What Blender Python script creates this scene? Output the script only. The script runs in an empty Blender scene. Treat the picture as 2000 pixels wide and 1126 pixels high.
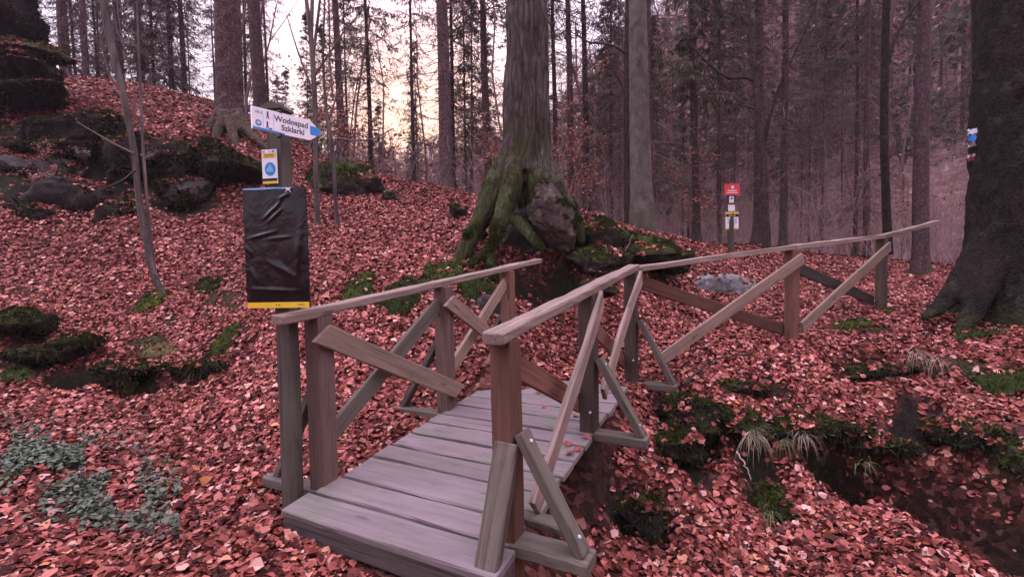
import bpy, math, random
import numpy as np
from mathutils import Vector, Matrix
from mathutils.bvhtree import BVHTree

random.seed(7)
rng = np.random.default_rng(11)
S = bpy.context.scene
COL = S.collection
PI = math.pi

# ------------------------------------------------------------------ camera
F = 922.0
PITCH, ROLL = .04519, -.0208
CAM = np.array([0, 0, 1.6])
cf = np.array([0, math.cos(PITCH), -math.sin(PITCH)])
_r = np.array([1., 0, 0]); _u = np.cross(_r, cf)
cr = _r*math.cos(ROLL) + _u*math.sin(ROLL)
cu = -_r*math.sin(ROLL) + _u*math.cos(ROLL)
cam_d = bpy.data.cameras.new('camera'); cam = bpy.data.objects.new('camera', cam_d); COL.objects.link(cam)
M = Matrix.Identity(4)
for i in range(3):
    M[i][0] = cr[i]; M[i][1] = cu[i]; M[i][2] = -cf[i]; M[i][3] = CAM[i]
cam.matrix_world = M
cam_d.sensor_width = 36; cam_d.lens = F/2000*36; cam_d.clip_end = 2000; cam_d.clip_start = .05
S.camera = cam

def ray(x, y): return cf + cr*(x-1000)/F - cu*(y-563)/F
def at(x, y, Y):            # the point at distance Y ahead that the survey pixel (x, y) of the photograph looks at
    d = ray(x, y); return CAM + d*Y/d[1]
def atz(x, y, z):
    d = ray(x, y); return CAM + d*(z-CAM[2])/d[2]

# ------------------------------------------------------------------ noise
def _h(ix, iy, iz, seed):
    n = (ix.astype(np.int64)*73856093 ^ iy.astype(np.int64)*19349663 ^ iz.astype(np.int64)*83492791 ^ (seed*2654435761)) & 0x7fffffff
    n = (n ^ (n >> 13))*1274126177 & 0x7fffffff
    n = (n ^ (n >> 16))*69069 & 0x7fffffff
    return (n & 0xffff)/65535.0
def vnoise(p, seed=0):
    p = np.asarray(p, float); i = np.floor(p); f = p-i; f = f*f*(3-2*f)
    ix, iy, iz = i[:, 0], i[:, 1], i[:, 2]; r = 0
    for a in (0, 1):
        for b in (0, 1):
            for c_ in (0, 1):
                w = (f[:, 0] if a else 1-f[:, 0])*(f[:, 1] if b else 1-f[:, 1])*(f[:, 2] if c_ else 1-f[:, 2])
                r = r + w*_h(ix+a, iy+b, iz+c_, seed)
    return r*2-1
def fbm(p, oct=4, seed=0):
    r = 0; a = 1; t = 0
    p = np.asarray(p, float)
    for o in range(oct):
        r = r + a*vnoise(p*2**o + o*17.3, seed+o); t += a; a *= .5
    return r/t

# ------------------------------------------------------------------ mesh helpers
def mk(name, V, polys, gc=None, smooth=False, attrs=None):
    """V (n,3); polys: list of int arrays (m,k)"""
    me = bpy.data.meshes.new(name); V = np.ascontiguousarray(V, dtype=np.float32)
    polys = [np.asarray(p, dtype=np.int32) for p in polys if len(p)]
    me.vertices.add(len(V)); me.vertices.foreach_set('co', V.ravel())
    nl = sum(p.size for p in polys); nf = sum(len(p) for p in polys)
    me.loops.add(nl); me.polygons.add(nf)
    me.loops.foreach_set('vertex_index', np.concatenate([p.ravel() for p in polys]))
    tot = np.concatenate([np.full(len(p), p.shape[1], np.int32) for p in polys])
    st = np.concatenate([[0], np.cumsum(tot)[:-1]]).astype(np.int32)
    me.polygons.foreach_set('loop_start', st)
    me.update(calc_edges=True); me.validate()
    me.polygons.foreach_set('use_smooth', np.full(len(me.polygons), bool(smooth)))
    if gc is not None:
        a = me.attributes.new('gc', 'FLOAT_VECTOR', 'POINT'); a.data.foreach_set('vector', np.ascontiguousarray(gc, dtype=np.float32).ravel())
    for k, v in (attrs or {}).items():
        a = me.attributes.new(k, 'FLOAT', 'POINT'); a.data.foreach_set('value', np.ascontiguousarray(v, dtype=np.float32))
    return me

def obj(name, me, mat=None, parent=None, loc=None):
    o = bpy.data.objects.new(name, me); COL.objects.link(o)
    if mat is not None and not me.materials: me.materials.append(mat)
    if parent is not None: o.parent = parent
    if loc is not None: o.location = loc
    return o
def tag(o, label, cat, group=None):
    o['label'] = label; o['category'] = cat
    if group: o['group'] = group
    return o
def thing(name, label, cat, loc=(0, 0, 0), group=None):
    o = bpy.data.objects.new(name, None); COL.objects.link(o); o.location = loc; o.empty_display_size = .2
    return tag(o, label, cat, group)
def kind(o, k): o['kind'] = k; return o

def norm(v): v = np.asarray(v, float); return v/max(1e-9, np.linalg.norm(v))

def beam_mesh(name, A, B, w, h, up, n=8, ch=.006, jit=.0015, cutA=0, cutB=0, origin=(0, 0, 0)):
    """squared timber from A to B; w across, h along 'up'"""
    A = np.asarray(A, float); B = np.asarray(B, float); x = norm(B-A); up = np.asarray(up, float)
    z = norm(up - x*(up@x)); y = np.cross(z, x); L = np.linalg.norm(B-A)
    a, b = w/2, h/2
    sec = np.array([(-a+ch, -b), (a-ch, -b), (a, -b+ch), (a, b-ch), (a-ch, b), (-a+ch, b), (-a, b-ch), (-a, -b+ch)])
    V = []; G = []; off = rng.uniform(0, 50, 3)
    ts = np.concatenate([[0, ch*.7/L], np.linspace(.06, .94, n-1), [1-ch*.7/L, 1]])
    bow = rng.normal(0, jit*1.5, 2)
    for k, t in enumerate(ts):
        s = sec.copy()
        if k in (0, len(ts)-1): s = s*np.array([(a-ch*.6)/a, (b-ch*.6)/b])
        s = s + rng.normal(0, jit, s.shape)*(.4 if k in (0, 1, len(ts)-1, len(ts)-2) else 1) + bow*math.sin(PI*t)
        skew = (cutA*(1-t) + cutB*t)
        P = A + x*(L*t) + s[:, :1]*y + s[:, 1:]*z + (x*(s[:, 1:]*skew))
        V.append(P); G.append(np.c_[np.full(8, L*t), s])
    m = len(ts); V = np.concatenate(V) - np.asarray(origin); G = np.concatenate(G)+off
    q = []
    for k in range(m-1):
        for i in range(8):
            j = (i+1) % 8; q.append((k*8+i, k*8+j, k*8+8+j, k*8+8+i))
    caps = [list(range(7, -1, -1)), list(range((m-1)*8, m*8))]
    return mk(name, V, [np.array(q), np.array(caps)], gc=G)

def tubes(P0, P1, R0, R1, k=3):
    """many tapered k-sided struts -> V, quads"""
    P0 = np.asarray(P0, float); P1 = np.asarray(P1, float); n = len(P0)
    R0 = np.broadcast_to(R0, n).astype(float); R1 = np.broadcast_to(R1, n).astype(float)
    d = P1-P0; d /= np.maximum(1e-9, np.linalg.norm(d, axis=1))[:, None]
    ref = np.where(np.abs(d[:, 2:3]) > .9, np.array([[1., 0, 0]]), np.array([[0, 0, 1.]]))
    u = np.cross(d, ref); u /= np.linalg.norm(u, axis=1)[:, None]; v = np.cross(d, u)
    V = np.empty((n, 2*k, 3))
    for i in range(k):
        a = 2*PI*i/k; w = u*math.cos(a)+v*math.sin(a)
        V[:, i] = P0 + w*R0[:, None]; V[:, k+i] = P1 + w*R1[:, None]
    b = (np.arange(n)*2*k)[:, None]
    Q = np.concatenate([np.c_[b+i, b+(i+1) % k, b+k+(i+1) % k, b+k+i] for i in range(k)])
    return V.reshape(-1, 3), Q

def tube_path(P, R, k=12, rough=.0, seed=0, freq=3., flute=0., cap=True):
    """one round limb along points P with radii R"""
    P = np.asarray(P, float); R = np.asarray(R, float); n = len(P)
    T = np.gradient(P, axis=0); T /= np.linalg.norm(T, axis=1)[:, None]
    ref = np.array([0, 1., 0]) if abs(T[0][1]) < .8 else np.array([1., 0, 0])
    V = []
    for i in range(n):
        u = norm(np.cross(T[i], ref)); v = np.cross(T[i], u)
        a = np.arange(k)*2*PI/k
        w = np.cos(a)[:, None]*u + np.sin(a)[:, None]*v
        rr = R[i]*(1+flute*np.cos(a*5+seed))
        V.append(P[i] + w*np.broadcast_to(rr, k)[:, None])
    V = np.concatenate(V)
    if rough:
        c_ = np.repeat(P, k, axis=0); dirs = V-c_
        V = c_ + dirs*(1+rough*fbm(V*np.array([freq, freq, freq*.35])+seed*7.1, 3, seed))[:, None]
    q = []
    for i in range(n-1):
        for j in range(k):
            q.append((i*k+j, i*k+(j+1) % k, i*k+k+(j+1) % k, i*k+k+j))
    polys = [np.array(q)]
    if cap: polys.append(np.array([list(range(k-1, -1, -1)), list(range((n-1)*k, n*k))]))
    return V, polys

class Bag:
    def __init__(s): s.V = []; s.P = {}; s.n = 0
    def add(s, V, polys):
        for p in polys:
            p = np.asarray(p)
            if len(p): s.P.setdefault(p.shape[1], []).append(p+s.n)
        s.V.append(np.asarray(V, float)); s.n += len(V)
    def mesh(s, name, smooth=False, origin=(0, 0, 0)):
        return mk(name, np.concatenate(s.V)-np.asarray(origin), [np.concatenate(v) for v in s.P.values()], smooth=smooth)

def smooth_path(pts, n):
    pts = np.asarray(pts, float); t = np.r_[0, np.cumsum(np.linalg.norm(np.diff(pts[:, :3], axis=0), axis=1))]; u = np.linspace(0, t[-1], n)
    P = np.stack([np.interp(u, t, pts[:, k]) for k in range(pts.shape[1])], 1)
    for _ in range(max(1, n//len(pts)//2)):
        Q_ = P.copy(); Q_[1:-1] = (P[:-2]+2*P[1:-1]+P[2:])/4; P = Q_
    return P
# ------------------------------------------------------------------ materials
class NT:
    def __init__(s, name):
        s.m = bpy.data.materials.new(name); s.m.use_nodes = True; s.t = s.m.node_tree; s.b = s.t.nodes['Principled BSDF']; s.L = s.t.links
        s.out = s.t.nodes['Material Output']
    def n(s, typ, **kw):
        x = s.t.nodes.new(typ)
        for k, v in kw.items():
            if k.startswith('i_'):
                key = k[2:]; x.inputs[int(key) if key.isdigit() else key].default_value = v
            else: setattr(x, k, v)
        return x
    def ln(s, a, b): s.L.new(a, b)
    def coord(s, kind_='Object', scale=(1, 1, 1)):
        if kind_ == 'gc': src = s.n('ShaderNodeAttribute', attribute_name='gc').outputs['Vector']
        else: src = s.n('ShaderNodeTexCoord').outputs[kind_]
        mp = s.n('ShaderNodeMapping'); mp.inputs['Scale'].default_value = scale; s.ln(src, mp.inputs['Vector']); return mp.outputs[0]
    def noise(s, co, sc, det=4, rough=.55, dist=0):
        x = s.n('ShaderNodeTexNoise'); x.inputs['Scale'].default_value = sc; x.inputs['Detail'].default_value = det
        x.inputs['Roughness'].default_value = rough; x.inputs['Distortion'].default_value = dist; s.ln(co, x.inputs['Vector']); return x.outputs['Fac']
    def ramp(s, fac, stops, interp='LINEAR'):
        x = s.n('ShaderNodeValToRGB'); x.color_ramp.interpolation = interp; e = x.color_ramp.elements
        while len(e) < len(stops): e.new(.5)
        for k, (p, c_) in enumerate(stops):
            e[k].position = p; e[k].color = (c_ if len(c_) == 4 else (*c_, 1)) if isinstance(c_, tuple) else (c_, c_, c_, 1)
        s.ln(fac, x.inputs[0]); return x.outputs[0]
    def mix(s, fac, a, b, mode='MIX'):
        x = s.n('ShaderNodeMix', data_type='RGBA', blend_type=mode)
        for inp, v in ((x.inputs[0], fac), (x.inputs[6], a), (x.inputs[7], b)):
            if isinstance(v, (int, float)): inp.default_value = v
            elif isinstance(v, tuple): inp.default_value = (*v, 1) if len(v) == 3 else v
            else: s.ln(v, inp)
        return x.outputs[2]
    def math(s, op, a, b=0., c_=None):
        x = s.n('ShaderNodeMath', operation=op)
        for i, v in enumerate((a, b, c_)):
            if v is None: continue
            if isinstance(v, (int, float)): x.inputs[i].default_value = v
            else: s.ln(v, x.inputs[i])
        return x.outputs[0]
    def bump(s, h, strength=.5, dist=.02):
        x = s.n('ShaderNodeBump'); x.inputs['Strength'].default_value = strength; x.inputs['Distance'].default_value = dist
        s.ln(h, x.inputs['Height']); s.ln(x.outputs[0], s.b.inputs['Normal'])
    def fin(s, col, rough=.8, spec=.3):
        if isinstance(col, tuple): s.b.inputs['Base Color'].default_value = (*col, 1)
        else: s.ln(col, s.b.inputs['Base Color'])
        if isinstance(rough, (int, float)): s.b.inputs['Roughness'].default_value = rough
        else: s.ln(rough, s.b.inputs['Roughness'])
        s.b.inputs['Specular IOR Level'].default_value = spec
        return s.m

def plain(name, col, rough=.6, spec=.4):
    t = NT(name); co = t.coord(); n_ = t.noise(co, 9, 3)
    c_ = t.mix(n_, tuple(v*.8 for v in col), tuple(min(1, v*1.12) for v in col)); return t.fin(c_, rough, spec)

def wood(name, dark, light, algae=.25, var=.35, crk=1.):
    t = NT(name)
    g = t.coord('gc', (1.6, 38, 38)); gl = t.coord('gc', (1, 6, 6)); gf = t.coord('gc', (5, 170, 170)); gk = t.coord('gc', (1.0, 1.0, 1.0))
    a = t.noise(g, 1, 5, .6, .6); b = t.noise(gl, 1.6, 3); f = t.noise(gf, 1, 2)
    fac = t.math('ADD', t.math('MULTIPLY', a, .6), t.math('ADD', t.math('MULTIPLY', b, .3), t.math('MULTIPLY', f, .1)))
    c_ = t.ramp(fac, [(.32, dark), (.68, light)])
    kn = t.n('ShaderNodeTexVoronoi', feature='F1'); kn.inputs['Scale'].default_value = 1
    kc = t.coord('gc', (2.4, 11, 11)); t.ln(kc, kn.inputs['Vector'])
    kf = t.ramp(kn.outputs['Distance'], [(.0, 1.0), (.09, .75), (.16, 0.)])
    c_ = t.mix(t.math('MULTIPLY', kf, .75*crk), c_, tuple(v*.35 for v in dark))
    al = t.ramp(t.noise(gk, 2.2, 5, .65), [(.5, 0.), (.72, 1.)])
    c_ = t.mix(t.math('MULTIPLY', al, algae), c_, (.10, .13, .075))
    st = t.ramp(t.noise(t.coord('gc', (1.5, 4, 4)), 3.1, 4, .7), [(.55, 0.), (.75, 1.)])
    c_ = t.mix(t.math('MULTIPLY', st, .4*crk), c_, tuple(v*.5 for v in dark))
    oi = t.n('ShaderNodeObjectInfo'); rv = t.math('MULTIPLY_ADD', oi.outputs['Random'], var, 1-var/2)
    hs = t.n('ShaderNodeHueSaturation'); t.ln(c_, hs.inputs['Color']); t.ln(rv, hs.inputs['Value'])
    cr_ = t.ramp(t.noise(t.coord('gc', (.9, 55, 55)), 1, 2, .5, .3), [(.30, 0.), (.36, 1.)])
    h = t.math('ADD', t.math('MULTIPLY', a, .6), t.math('ADD', t.math('MULTIPLY', f, .35), t.math('MULTIPLY', cr_, .8)))
    c2 = t.mix(t.math('MULTIPLY', t.math('SUBTRACT', 1, cr_), .55*crk), hs.outputs[0], tuple(v*.3 for v in dark))
    t.bump(h, .55, .004)
    return t.fin(c2, .78, .25)

WOOD_RAIL = wood('weathered rail wood', (.15, .106, .088), (.325, .243, .208), .2)
WOOD_RED = wood('reddish post wood', (.085, .04, .028), (.20, .098, .07), .12, .5)
WOOD_GREY = wood('grey green post wood', (.06, .049, .041), (.145, .12, .10), .35, .35)
WOOD_SIGN = wood('dark sign post wood', (.045, .038, .032), (.11, .092, .078), .35, .1)
WOOD_MID = wood('brown grey post wood', (.075, .046, .038), (.175, .11, .094), .2, .3)
WOOD_DPOST = wood('dark brown post wood', (.038, .026, .021), (.098, .066, .055), .2, .3)
WOOD_TAN = wood('tan brace wood', (.14, .095, .07), (.30, .215, .17), .12)
WOOD_DECK = wood('grey deck wood', (.135, .106, .11), (.215, .173, .178), .6, .26, .75)
WOOD_RISER = wood('shade darkened riser wood', (.055, .042, .042), (.115, .088, .088), .2, .1)  # darker than the deck: shade of the front face put into the colour
WOOD_DARK = wood('dark wet wood', (.03, .024, .02), (.085, .065, .055), .3)

def bark(name, c0, c1, vs=9, zs=.22, moss=0., mossh=.6, bumpd=.02, lich=.2, plates=True, edge=.6):
    t = NT(name)
    co = t.coord('Object', (1, 1, zs))
    n1 = t.noise(co, vs, 6, .65, .4); n2 = t.noise(t.coord('Object'), 2.3, 4)
    vo = t.n('ShaderNodeTexVoronoi', feature='DISTANCE_TO_EDGE'); vo.inputs['Scale'].default_value = vs*1.3; t.ln(t.coord('Object', (1, 1, zs*1.6 if plates else zs*.6)), vo.inputs['Vector'])
    e = t.ramp(vo.outputs['Distance'], [(.0, 0.), (.22, 1.)])
    c_ = t.ramp(n1, [(.3, c0), (.7, c1)])
    c_ = t.mix(t.math('MULTIPLY', t.math('SUBTRACT', 1, e), edge), c_, tuple(v*.35 for v in c0))
    if lich:
        li = t.ramp(t.noise(t.coord('Object'), 4.5, 6, .7), [(.56, 0.), (.66, 1.)])
        c_ = t.mix(t.math('MULTIPLY', li, lich), c_, (.20, .20, .16))
    if moss:
        sep = t.n('ShaderNodeSeparateXYZ'); t.ln(t.coord('Object'), sep.inputs[0])
        zf = t.n('ShaderNodeMapRange'); t.ln(sep.outputs['Z'], zf.inputs[0]); zf.inputs[1].default_value = mossh; zf.inputs[2].default_value = 0.; 
        mm = t.math('ADD', zf.outputs[0], t.math('MULTIPLY', t.math('SUBTRACT', t.noise(t.coord('Object'), 3.2, 6, .7), .5), 2.2))
        mf = t.ramp(mm, [(.42, 0.), (.6, 1.)])
        mc = t.ramp(t.noise(t.coord('Object'), 26, 4, .7), [(.3, (.024, .033, .010)), (.7, (.08, .093, .026))])
        c_ = t.mix(t.math('MULTIPLY', mf, moss), c_, mc)
    oi = t.n('ShaderNodeObjectInfo'); hs = t.n('ShaderNodeHueSaturation'); t.ln(c_, hs.inputs['Color']); t.ln(t.math('MULTIPLY_ADD', oi.outputs['Random'], .5, .75), hs.inputs['Value'])
    t.bump(t.math('ADD', t.math('MULTIPLY', e, edge), t.math('ADD', n1, t.math('MULTIPLY', t.noise(t.coord('Object'), 30, 4, .7), .5))), .9, bumpd)
    return t.fin(hs.outputs[0], .9, .15)

BARK_SPRUCE = bark('spruce bark', (.075, .047, .05), (.17, .108, .113), 11, .35, .35, .5)
BARK_RED = bark('red spruce bark', (.060, .035, .035), (.135, .079, .080), 12, .4, .3, .4)
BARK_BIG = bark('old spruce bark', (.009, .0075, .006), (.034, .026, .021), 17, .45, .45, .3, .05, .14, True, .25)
BARK_BEECH = bark('beech bark', (.075, .060, .056), (.20, .165, .155), 6, .16, 0, .5, .02, .35, False)
BARK_BEECHM = bark('mossy beech bark', (.045, .036, .031), (.135, .108, .096), 11, .22, .85, 2.7, .045, .3, False, .5)
BARK_SMOOTH = bark('smooth beech bark', (.06, .052, .046), (.19, .163, .147), 5, .7, .4, .9, .012, .5, False, .12)
BARK_DARK = bark('dark bark', (.032, .023, .022), (.095, .067, .065), 14, .3, .2, .6)
TWIG = plain('twig bark', (.15, .098, .095), .9, .1)
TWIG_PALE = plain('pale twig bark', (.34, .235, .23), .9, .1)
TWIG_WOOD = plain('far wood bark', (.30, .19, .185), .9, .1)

def needle_mat():
    t = NT('spruce needles'); g = t.n('ShaderNodeNewGeometry')
    c_ = t.ramp(g.outputs['Random Per Island'], [(0, (.03, .045, .028)), (.6, (.065, .08, .05)), (.85, (.10, .09, .065)), (1, (.16, .09, .07))])
    return t.fin(c_, .8, .15)
NEEDLE = needle_mat()

def leaf_mat(name, stops, rough=.5, spec=.35, trans=.0):
    t = NT(name); g = t.n('ShaderNodeNewGeometry')
    c_ = t.ramp(g.outputs['Random Per Island'], stops)
    co = t.coord('Object'); v = t.noise(co, 60, 3); c_ = t.mix(t.math('MULTIPLY', v, .6), c_, t.mix(1., c_, (.55, .5, .5), 'MULTIPLY'))
    big = t.ramp(t.noise(co, .55, 3), [(.35, (.72, .66, .62)), (.65, (1.12, 1.1, 1.12))])
    c_ = t.mix(1., c_, big, 'MULTIPLY')
    return t.fin(c_, rough, spec)
LEAF = leaf_mat('fallen beech leaves', [(0, (.022, .004, .004)), (.2, (.10, .020, .013)), (.46, (.24, .057, .045)), (.72, (.40, .120, .099)), (.9, (.54, .215, .182)), (.975, (.68, .43, .38)), (1, (.55, .22, .07))], .62, .2)
LEAF_TREE = leaf_mat('withered beech leaves', [(0, (.30, .12, .09)), (.5, (.46, .2, .145)), (1, (.58, .31, .24))])
GREENLEAF = leaf_mat('ground cover leaves', [(0, (.03, .05, .03)), (.5, (.08, .115, .072)), (1, (.15, .195, .13))])
GRASS = leaf_mat('dry grass', [(0, (.12, .10, .065)), (.6, (.26, .215, .155)), (1, (.42, .36, .28))], .7)
GRASSG = leaf_mat('green grass', [(0, (.05, .08, .02)), (.6, (.10, .14, .05)), (1, (.2, .2, .1))], .7)

def moss_mat(name, bright=1., rockamt=.35, rk=1.):
    t = NT(name); co = t.coord('Object')
    mc = t.ramp(t.noise(co, 30, 5, .75), [(.3, (.022*bright, .036*bright, .008*bright)), (.55, (.06*bright, .085*bright, .018*bright)), (.75, (.13*bright, .155*bright, .035*bright))])
    mc = t.mix(t.ramp(t.noise(co, 3, 3), [(.4, 0.), (.7, .6)]), mc, (.05, .035, .018))
    g = t.n('ShaderNodeNewGeometry'); sp = t.n('ShaderNodeSeparateXYZ'); t.ln(g.outputs['Normal'], sp.inputs[0])
    up = t.math('ADD', sp.outputs['Z'], t.math('MULTIPLY', t.math('SUBTRACT', t.noise(co, 4, 5, .7), .5), 1.6))
    mf = t.ramp(up, [(rockamt-.12, 0.), (rockamt+.12, 1.)])
    rc = t.ramp(t.noise(co, 7, 7, .75), [(.3, (.018*rk, .015*rk, .014*rk)), (.58, (.06*rk, .05*rk, .047*rk)), (.72, (.15*rk, .132*rk, .125*rk))])
    t.bump(t.math('ADD', t.noise(co, 38, 5, .75), t.noise(co, 6, 6, .7)), .9, .05)
    return t.fin(t.mix(mf, rc, mc), .95, .1)
MOSS = moss_mat('mossy rock', 1.0, .3); MOSSY = moss_mat('deep moss', 1.25, -.4); ROCKM = moss_mat('dark rock with moss', .7, .5, .6)
def rock_mat(name, c0, c1, bright=1):
    t = NT(name); co = t.coord('Object'); n1 = t.noise(co, 6, 7, .7)
    c_ = t.ramp(n1, [(.3, c0), (.7, c1)])
    li = t.ramp(t.noise(co, 11, 4, .6), [(.58, 0.), (.64, 1.)]); c_ = t.mix(t.math('MULTIPLY', li, .5), c_, tuple(min(1, v*1.8) for v in c1))
    t.bump(n1, 1, .05); return t.fin(c_, .9, .2)
ROCK_GREY = rock_mat('grey stone', (.10, .10, .10), (.26, .25, .26))
ROCK_PINK = rock_mat('pinkish boulder', (.045, .033, .030), (.13, .096, .092))
ROCK_DARK = rock_mat('dark stone', (.014, .012, .011), (.055, .048, .045))
SOIL = rock_mat('root filled soil', (.02, .013, .011), (.085, .058, .05))

MOSSFUZZ = leaf_mat('moss shoots', [(0, (.014, .024, .006)), (.5, (.038, .056, .012)), (.85, (.085, .11, .022)), (1, (.12, .095, .045))], .9, .1)
SOILFUZZ = leaf_mat('dark moss and root hair', [(0, (.008, .008, .005)), (.45, (.022, .024, .010)), (.8, (.05, .058, .018)), (.93, (.09, .06, .045)), (1, (.16, .11, .09))], .9, .1)
def ground_mat():
    t = NT('forest floor'); co = t.coord('Object')
    at_ = t.n('ShaderNodeAttribute', attribute_name='bare').outputs['Fac']
    am = t.n('ShaderNodeAttribute', attribute_name='moss').outputs['Fac']
    v = t.n('ShaderNodeTexVoronoi', feature='F1'); v.inputs['Scale'].default_value = 19; t.ln(co, v.inputs['Vector'])
    sp = t.n('ShaderNodeSeparateColor'); t.ln(v.outputs['Color'], sp.inputs[0])
    lit = t.ramp(sp.outputs[0], [(0, (.03, .009, .007)), (.5, (.09, .026, .02)), (.8, (.2, .07, .055)), (1, (.36, .17, .14))])
    lit = t.mix(t.noise(co, 40, 3), lit, t.mix(1., lit, (.4, .35, .35), 'MULTIPLY'))
    soil = t.ramp(t.noise(co, 14, 6, .75), [(.3, (.005, .004, .003)), (.6, (.016, .012, .009)), (.8, (.045, .032, .026))])
    mos = t.ramp(t.noise(co, 22, 5, .75), [(.3, (.010, .016, .004)), (.6, (.03, .042, .010)), (.8, (.075, .085, .022))])
    b = t.mix(am, soil, mos)
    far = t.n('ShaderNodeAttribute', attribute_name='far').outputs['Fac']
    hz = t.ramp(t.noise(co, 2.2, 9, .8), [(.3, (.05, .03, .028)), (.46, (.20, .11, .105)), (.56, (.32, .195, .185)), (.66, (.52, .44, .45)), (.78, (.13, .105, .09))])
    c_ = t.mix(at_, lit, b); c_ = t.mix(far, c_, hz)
    t.bump(t.noise(co, 25, 6, .7), .8, .04)
    return t.fin(c_, .9, .15)
GROUND = ground_mat()
STEEL = plain('bolt steel', (.55, .54, .55), .45, .5)
# ------------------------------------------------------------------ terrain
TP = np.array([(-7.0, -3.0, 0.15), (-6.0, 0.0, 0.12), (-3.0, 0.0, 0.0), (0.0, -3.0, 0.0), (0.0, 0.0, 0.0), (-3.0, 2.0, 0.02), (-1.0, 1.5, 0.0), (-1.2, 2.4, 0.02), (-2.0, 3.0, 0.03), (1.0, 0.0, -0.05), (3.0, -1.0, 0.0), (1.0, 1.5, -0.25), (6.0, 0.0, 0.0), (12.0, 0.0, 0.3), (-12.0, 0.0, 1.2), (-12.0, 5.0, 2.0), (12.0, 6.0, 1.0), (12.0, 12.0, 1.4), (0.2, 2.6, -0.3), (0.6, 3.0, -0.45), (-0.3, 3.3, -0.02), (-0.5, 4.0, 0.16), (0.45, 3.75, 0.02), (0.3, 4.6, 0.38), (0.73, 3.7, 0.0), (0.83, 3.95, 0.17), (0.6, 3.55, -0.12), (0.5, 3.3, -0.25), (0.0, 3.9, 0.1), (-0.9, 3.3, 0.02), (0.55, 4.45, 0.36), (0.2, 5.2, 0.46), (-2.82, 2.5, -0.03), (-4.98, 4.5, 0.08), (-3.46, 3.65, 0.03), (-2.68, 4.0, -0.01), (-2.29, 2.9, -0.06), (-5.91, 6.0, 0.55), (-4.39, 5.7, 0.33), (-4.53, 5.9, 0.54), (-4.32, 6.6, 0.98), (-5.17, 7.0, 1.26), (-6.9, 8.0, 2.1), (-8.55, 8.1, 2.23), (-8.32, 8.6, 2.53), (-5.54, 8.6, 2.47), (-5.29, 9.0, 2.88), (-5.61, 9.4, 3.44), (-7.29, 9.8, 4.07), (-9.19, 9.6, 4.06), (-8.13, 11.0, 5.36), (-9.87, 11.0, 5.57), (-11.21, 10.6, 5.4), (-6.04, 11.0, 4.74), (-5.59, 12.0, 4.56), (-4.58, 12.0, 4.03), (-3.17, 12.0, 3.85), (-1.81, 11.5, 3.48), (-0.87, 10.5, 2.99), (-2.88, 9.0, 2.64), (-2.2, 6.8, 1.8), (-2.9, 6.7, 1.67), (-1.58, 5.8, 1.14), (-1.65, 5.0, 0.66), (-1.71, 4.4, 0.29), (-1.75, 3.9, 0.1), (-1.23, 4.6, 0.32), (-0.85, 5.1, 0.62), (0.63, 5.9, 0.5), (2.66, 7.0, 0.64), (3.67, 7.5, 0.88), (6.19, 9.5, 1.07), (9.77, 12.0, 1.15), (12.21, 12.5, 1.16), (3.23, 8.5, 1.68), (2.71, 8.3, 1.82), (5.02, 10.5, 1.79), (1.33, 7.6, 2.24), (2.34, 8.6, 2.1), (-0.84, 8.0, 2.32), (-0.72, 6.7, 1.7), (-0.98, 6.0, 1.37), (-0.0, 5.9, 1.1), (-0.01, 5.4, 0.78), (-0.24, 5.0, 0.52), (1.01, 6.2, 1.05), (1.3, 6.0, 0.8), (0.23, 6.8, 1.75), (3.38, 5.67, 0.64), (5.56, 7.1, 0.82), (4.38, 6.2, 0.71), (5.92, 6.4, 0.79), (6.42, 5.9, 0.7), (1.69, 4.6, 0.36), (2.28, 5.0, 0.47), (2.2, 4.5, 0.18), (2.01, 4.1, -0.06), (2.04, 3.9, -0.29), (1.38, 4.25, 0.13), (1.0, 3.75, -0.2), (0.72, 3.4, -0.41), (1.45, 3.35, -0.4), (0.98, 3.05, -0.46), (3.07, 4.7, 0.1), (3.33, 5.1, 0.31), (4.41, 5.4, 0.45), (3.93, 4.8, 0.1), (3.19, 4.5, -0.2), (2.81, 3.95, -0.33), (2.17, 3.3, -0.39), (3.03, 3.45, -0.33), (3.91, 4.2, -0.33), (3.56, 3.4, -0.47), (4.37, 4.2, -0.01), (5.18, 5.0, 0.41), (2.23, 2.9, -0.38), (7.06, 13.0, 1.94), (11.39, 15.0, 1.71), (16.6, 17.0, 1.65), (4.24, 13.0, 2.23), (2.31, 14.0, 3.08), (0.04, 12.0, 3.04)])
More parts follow.
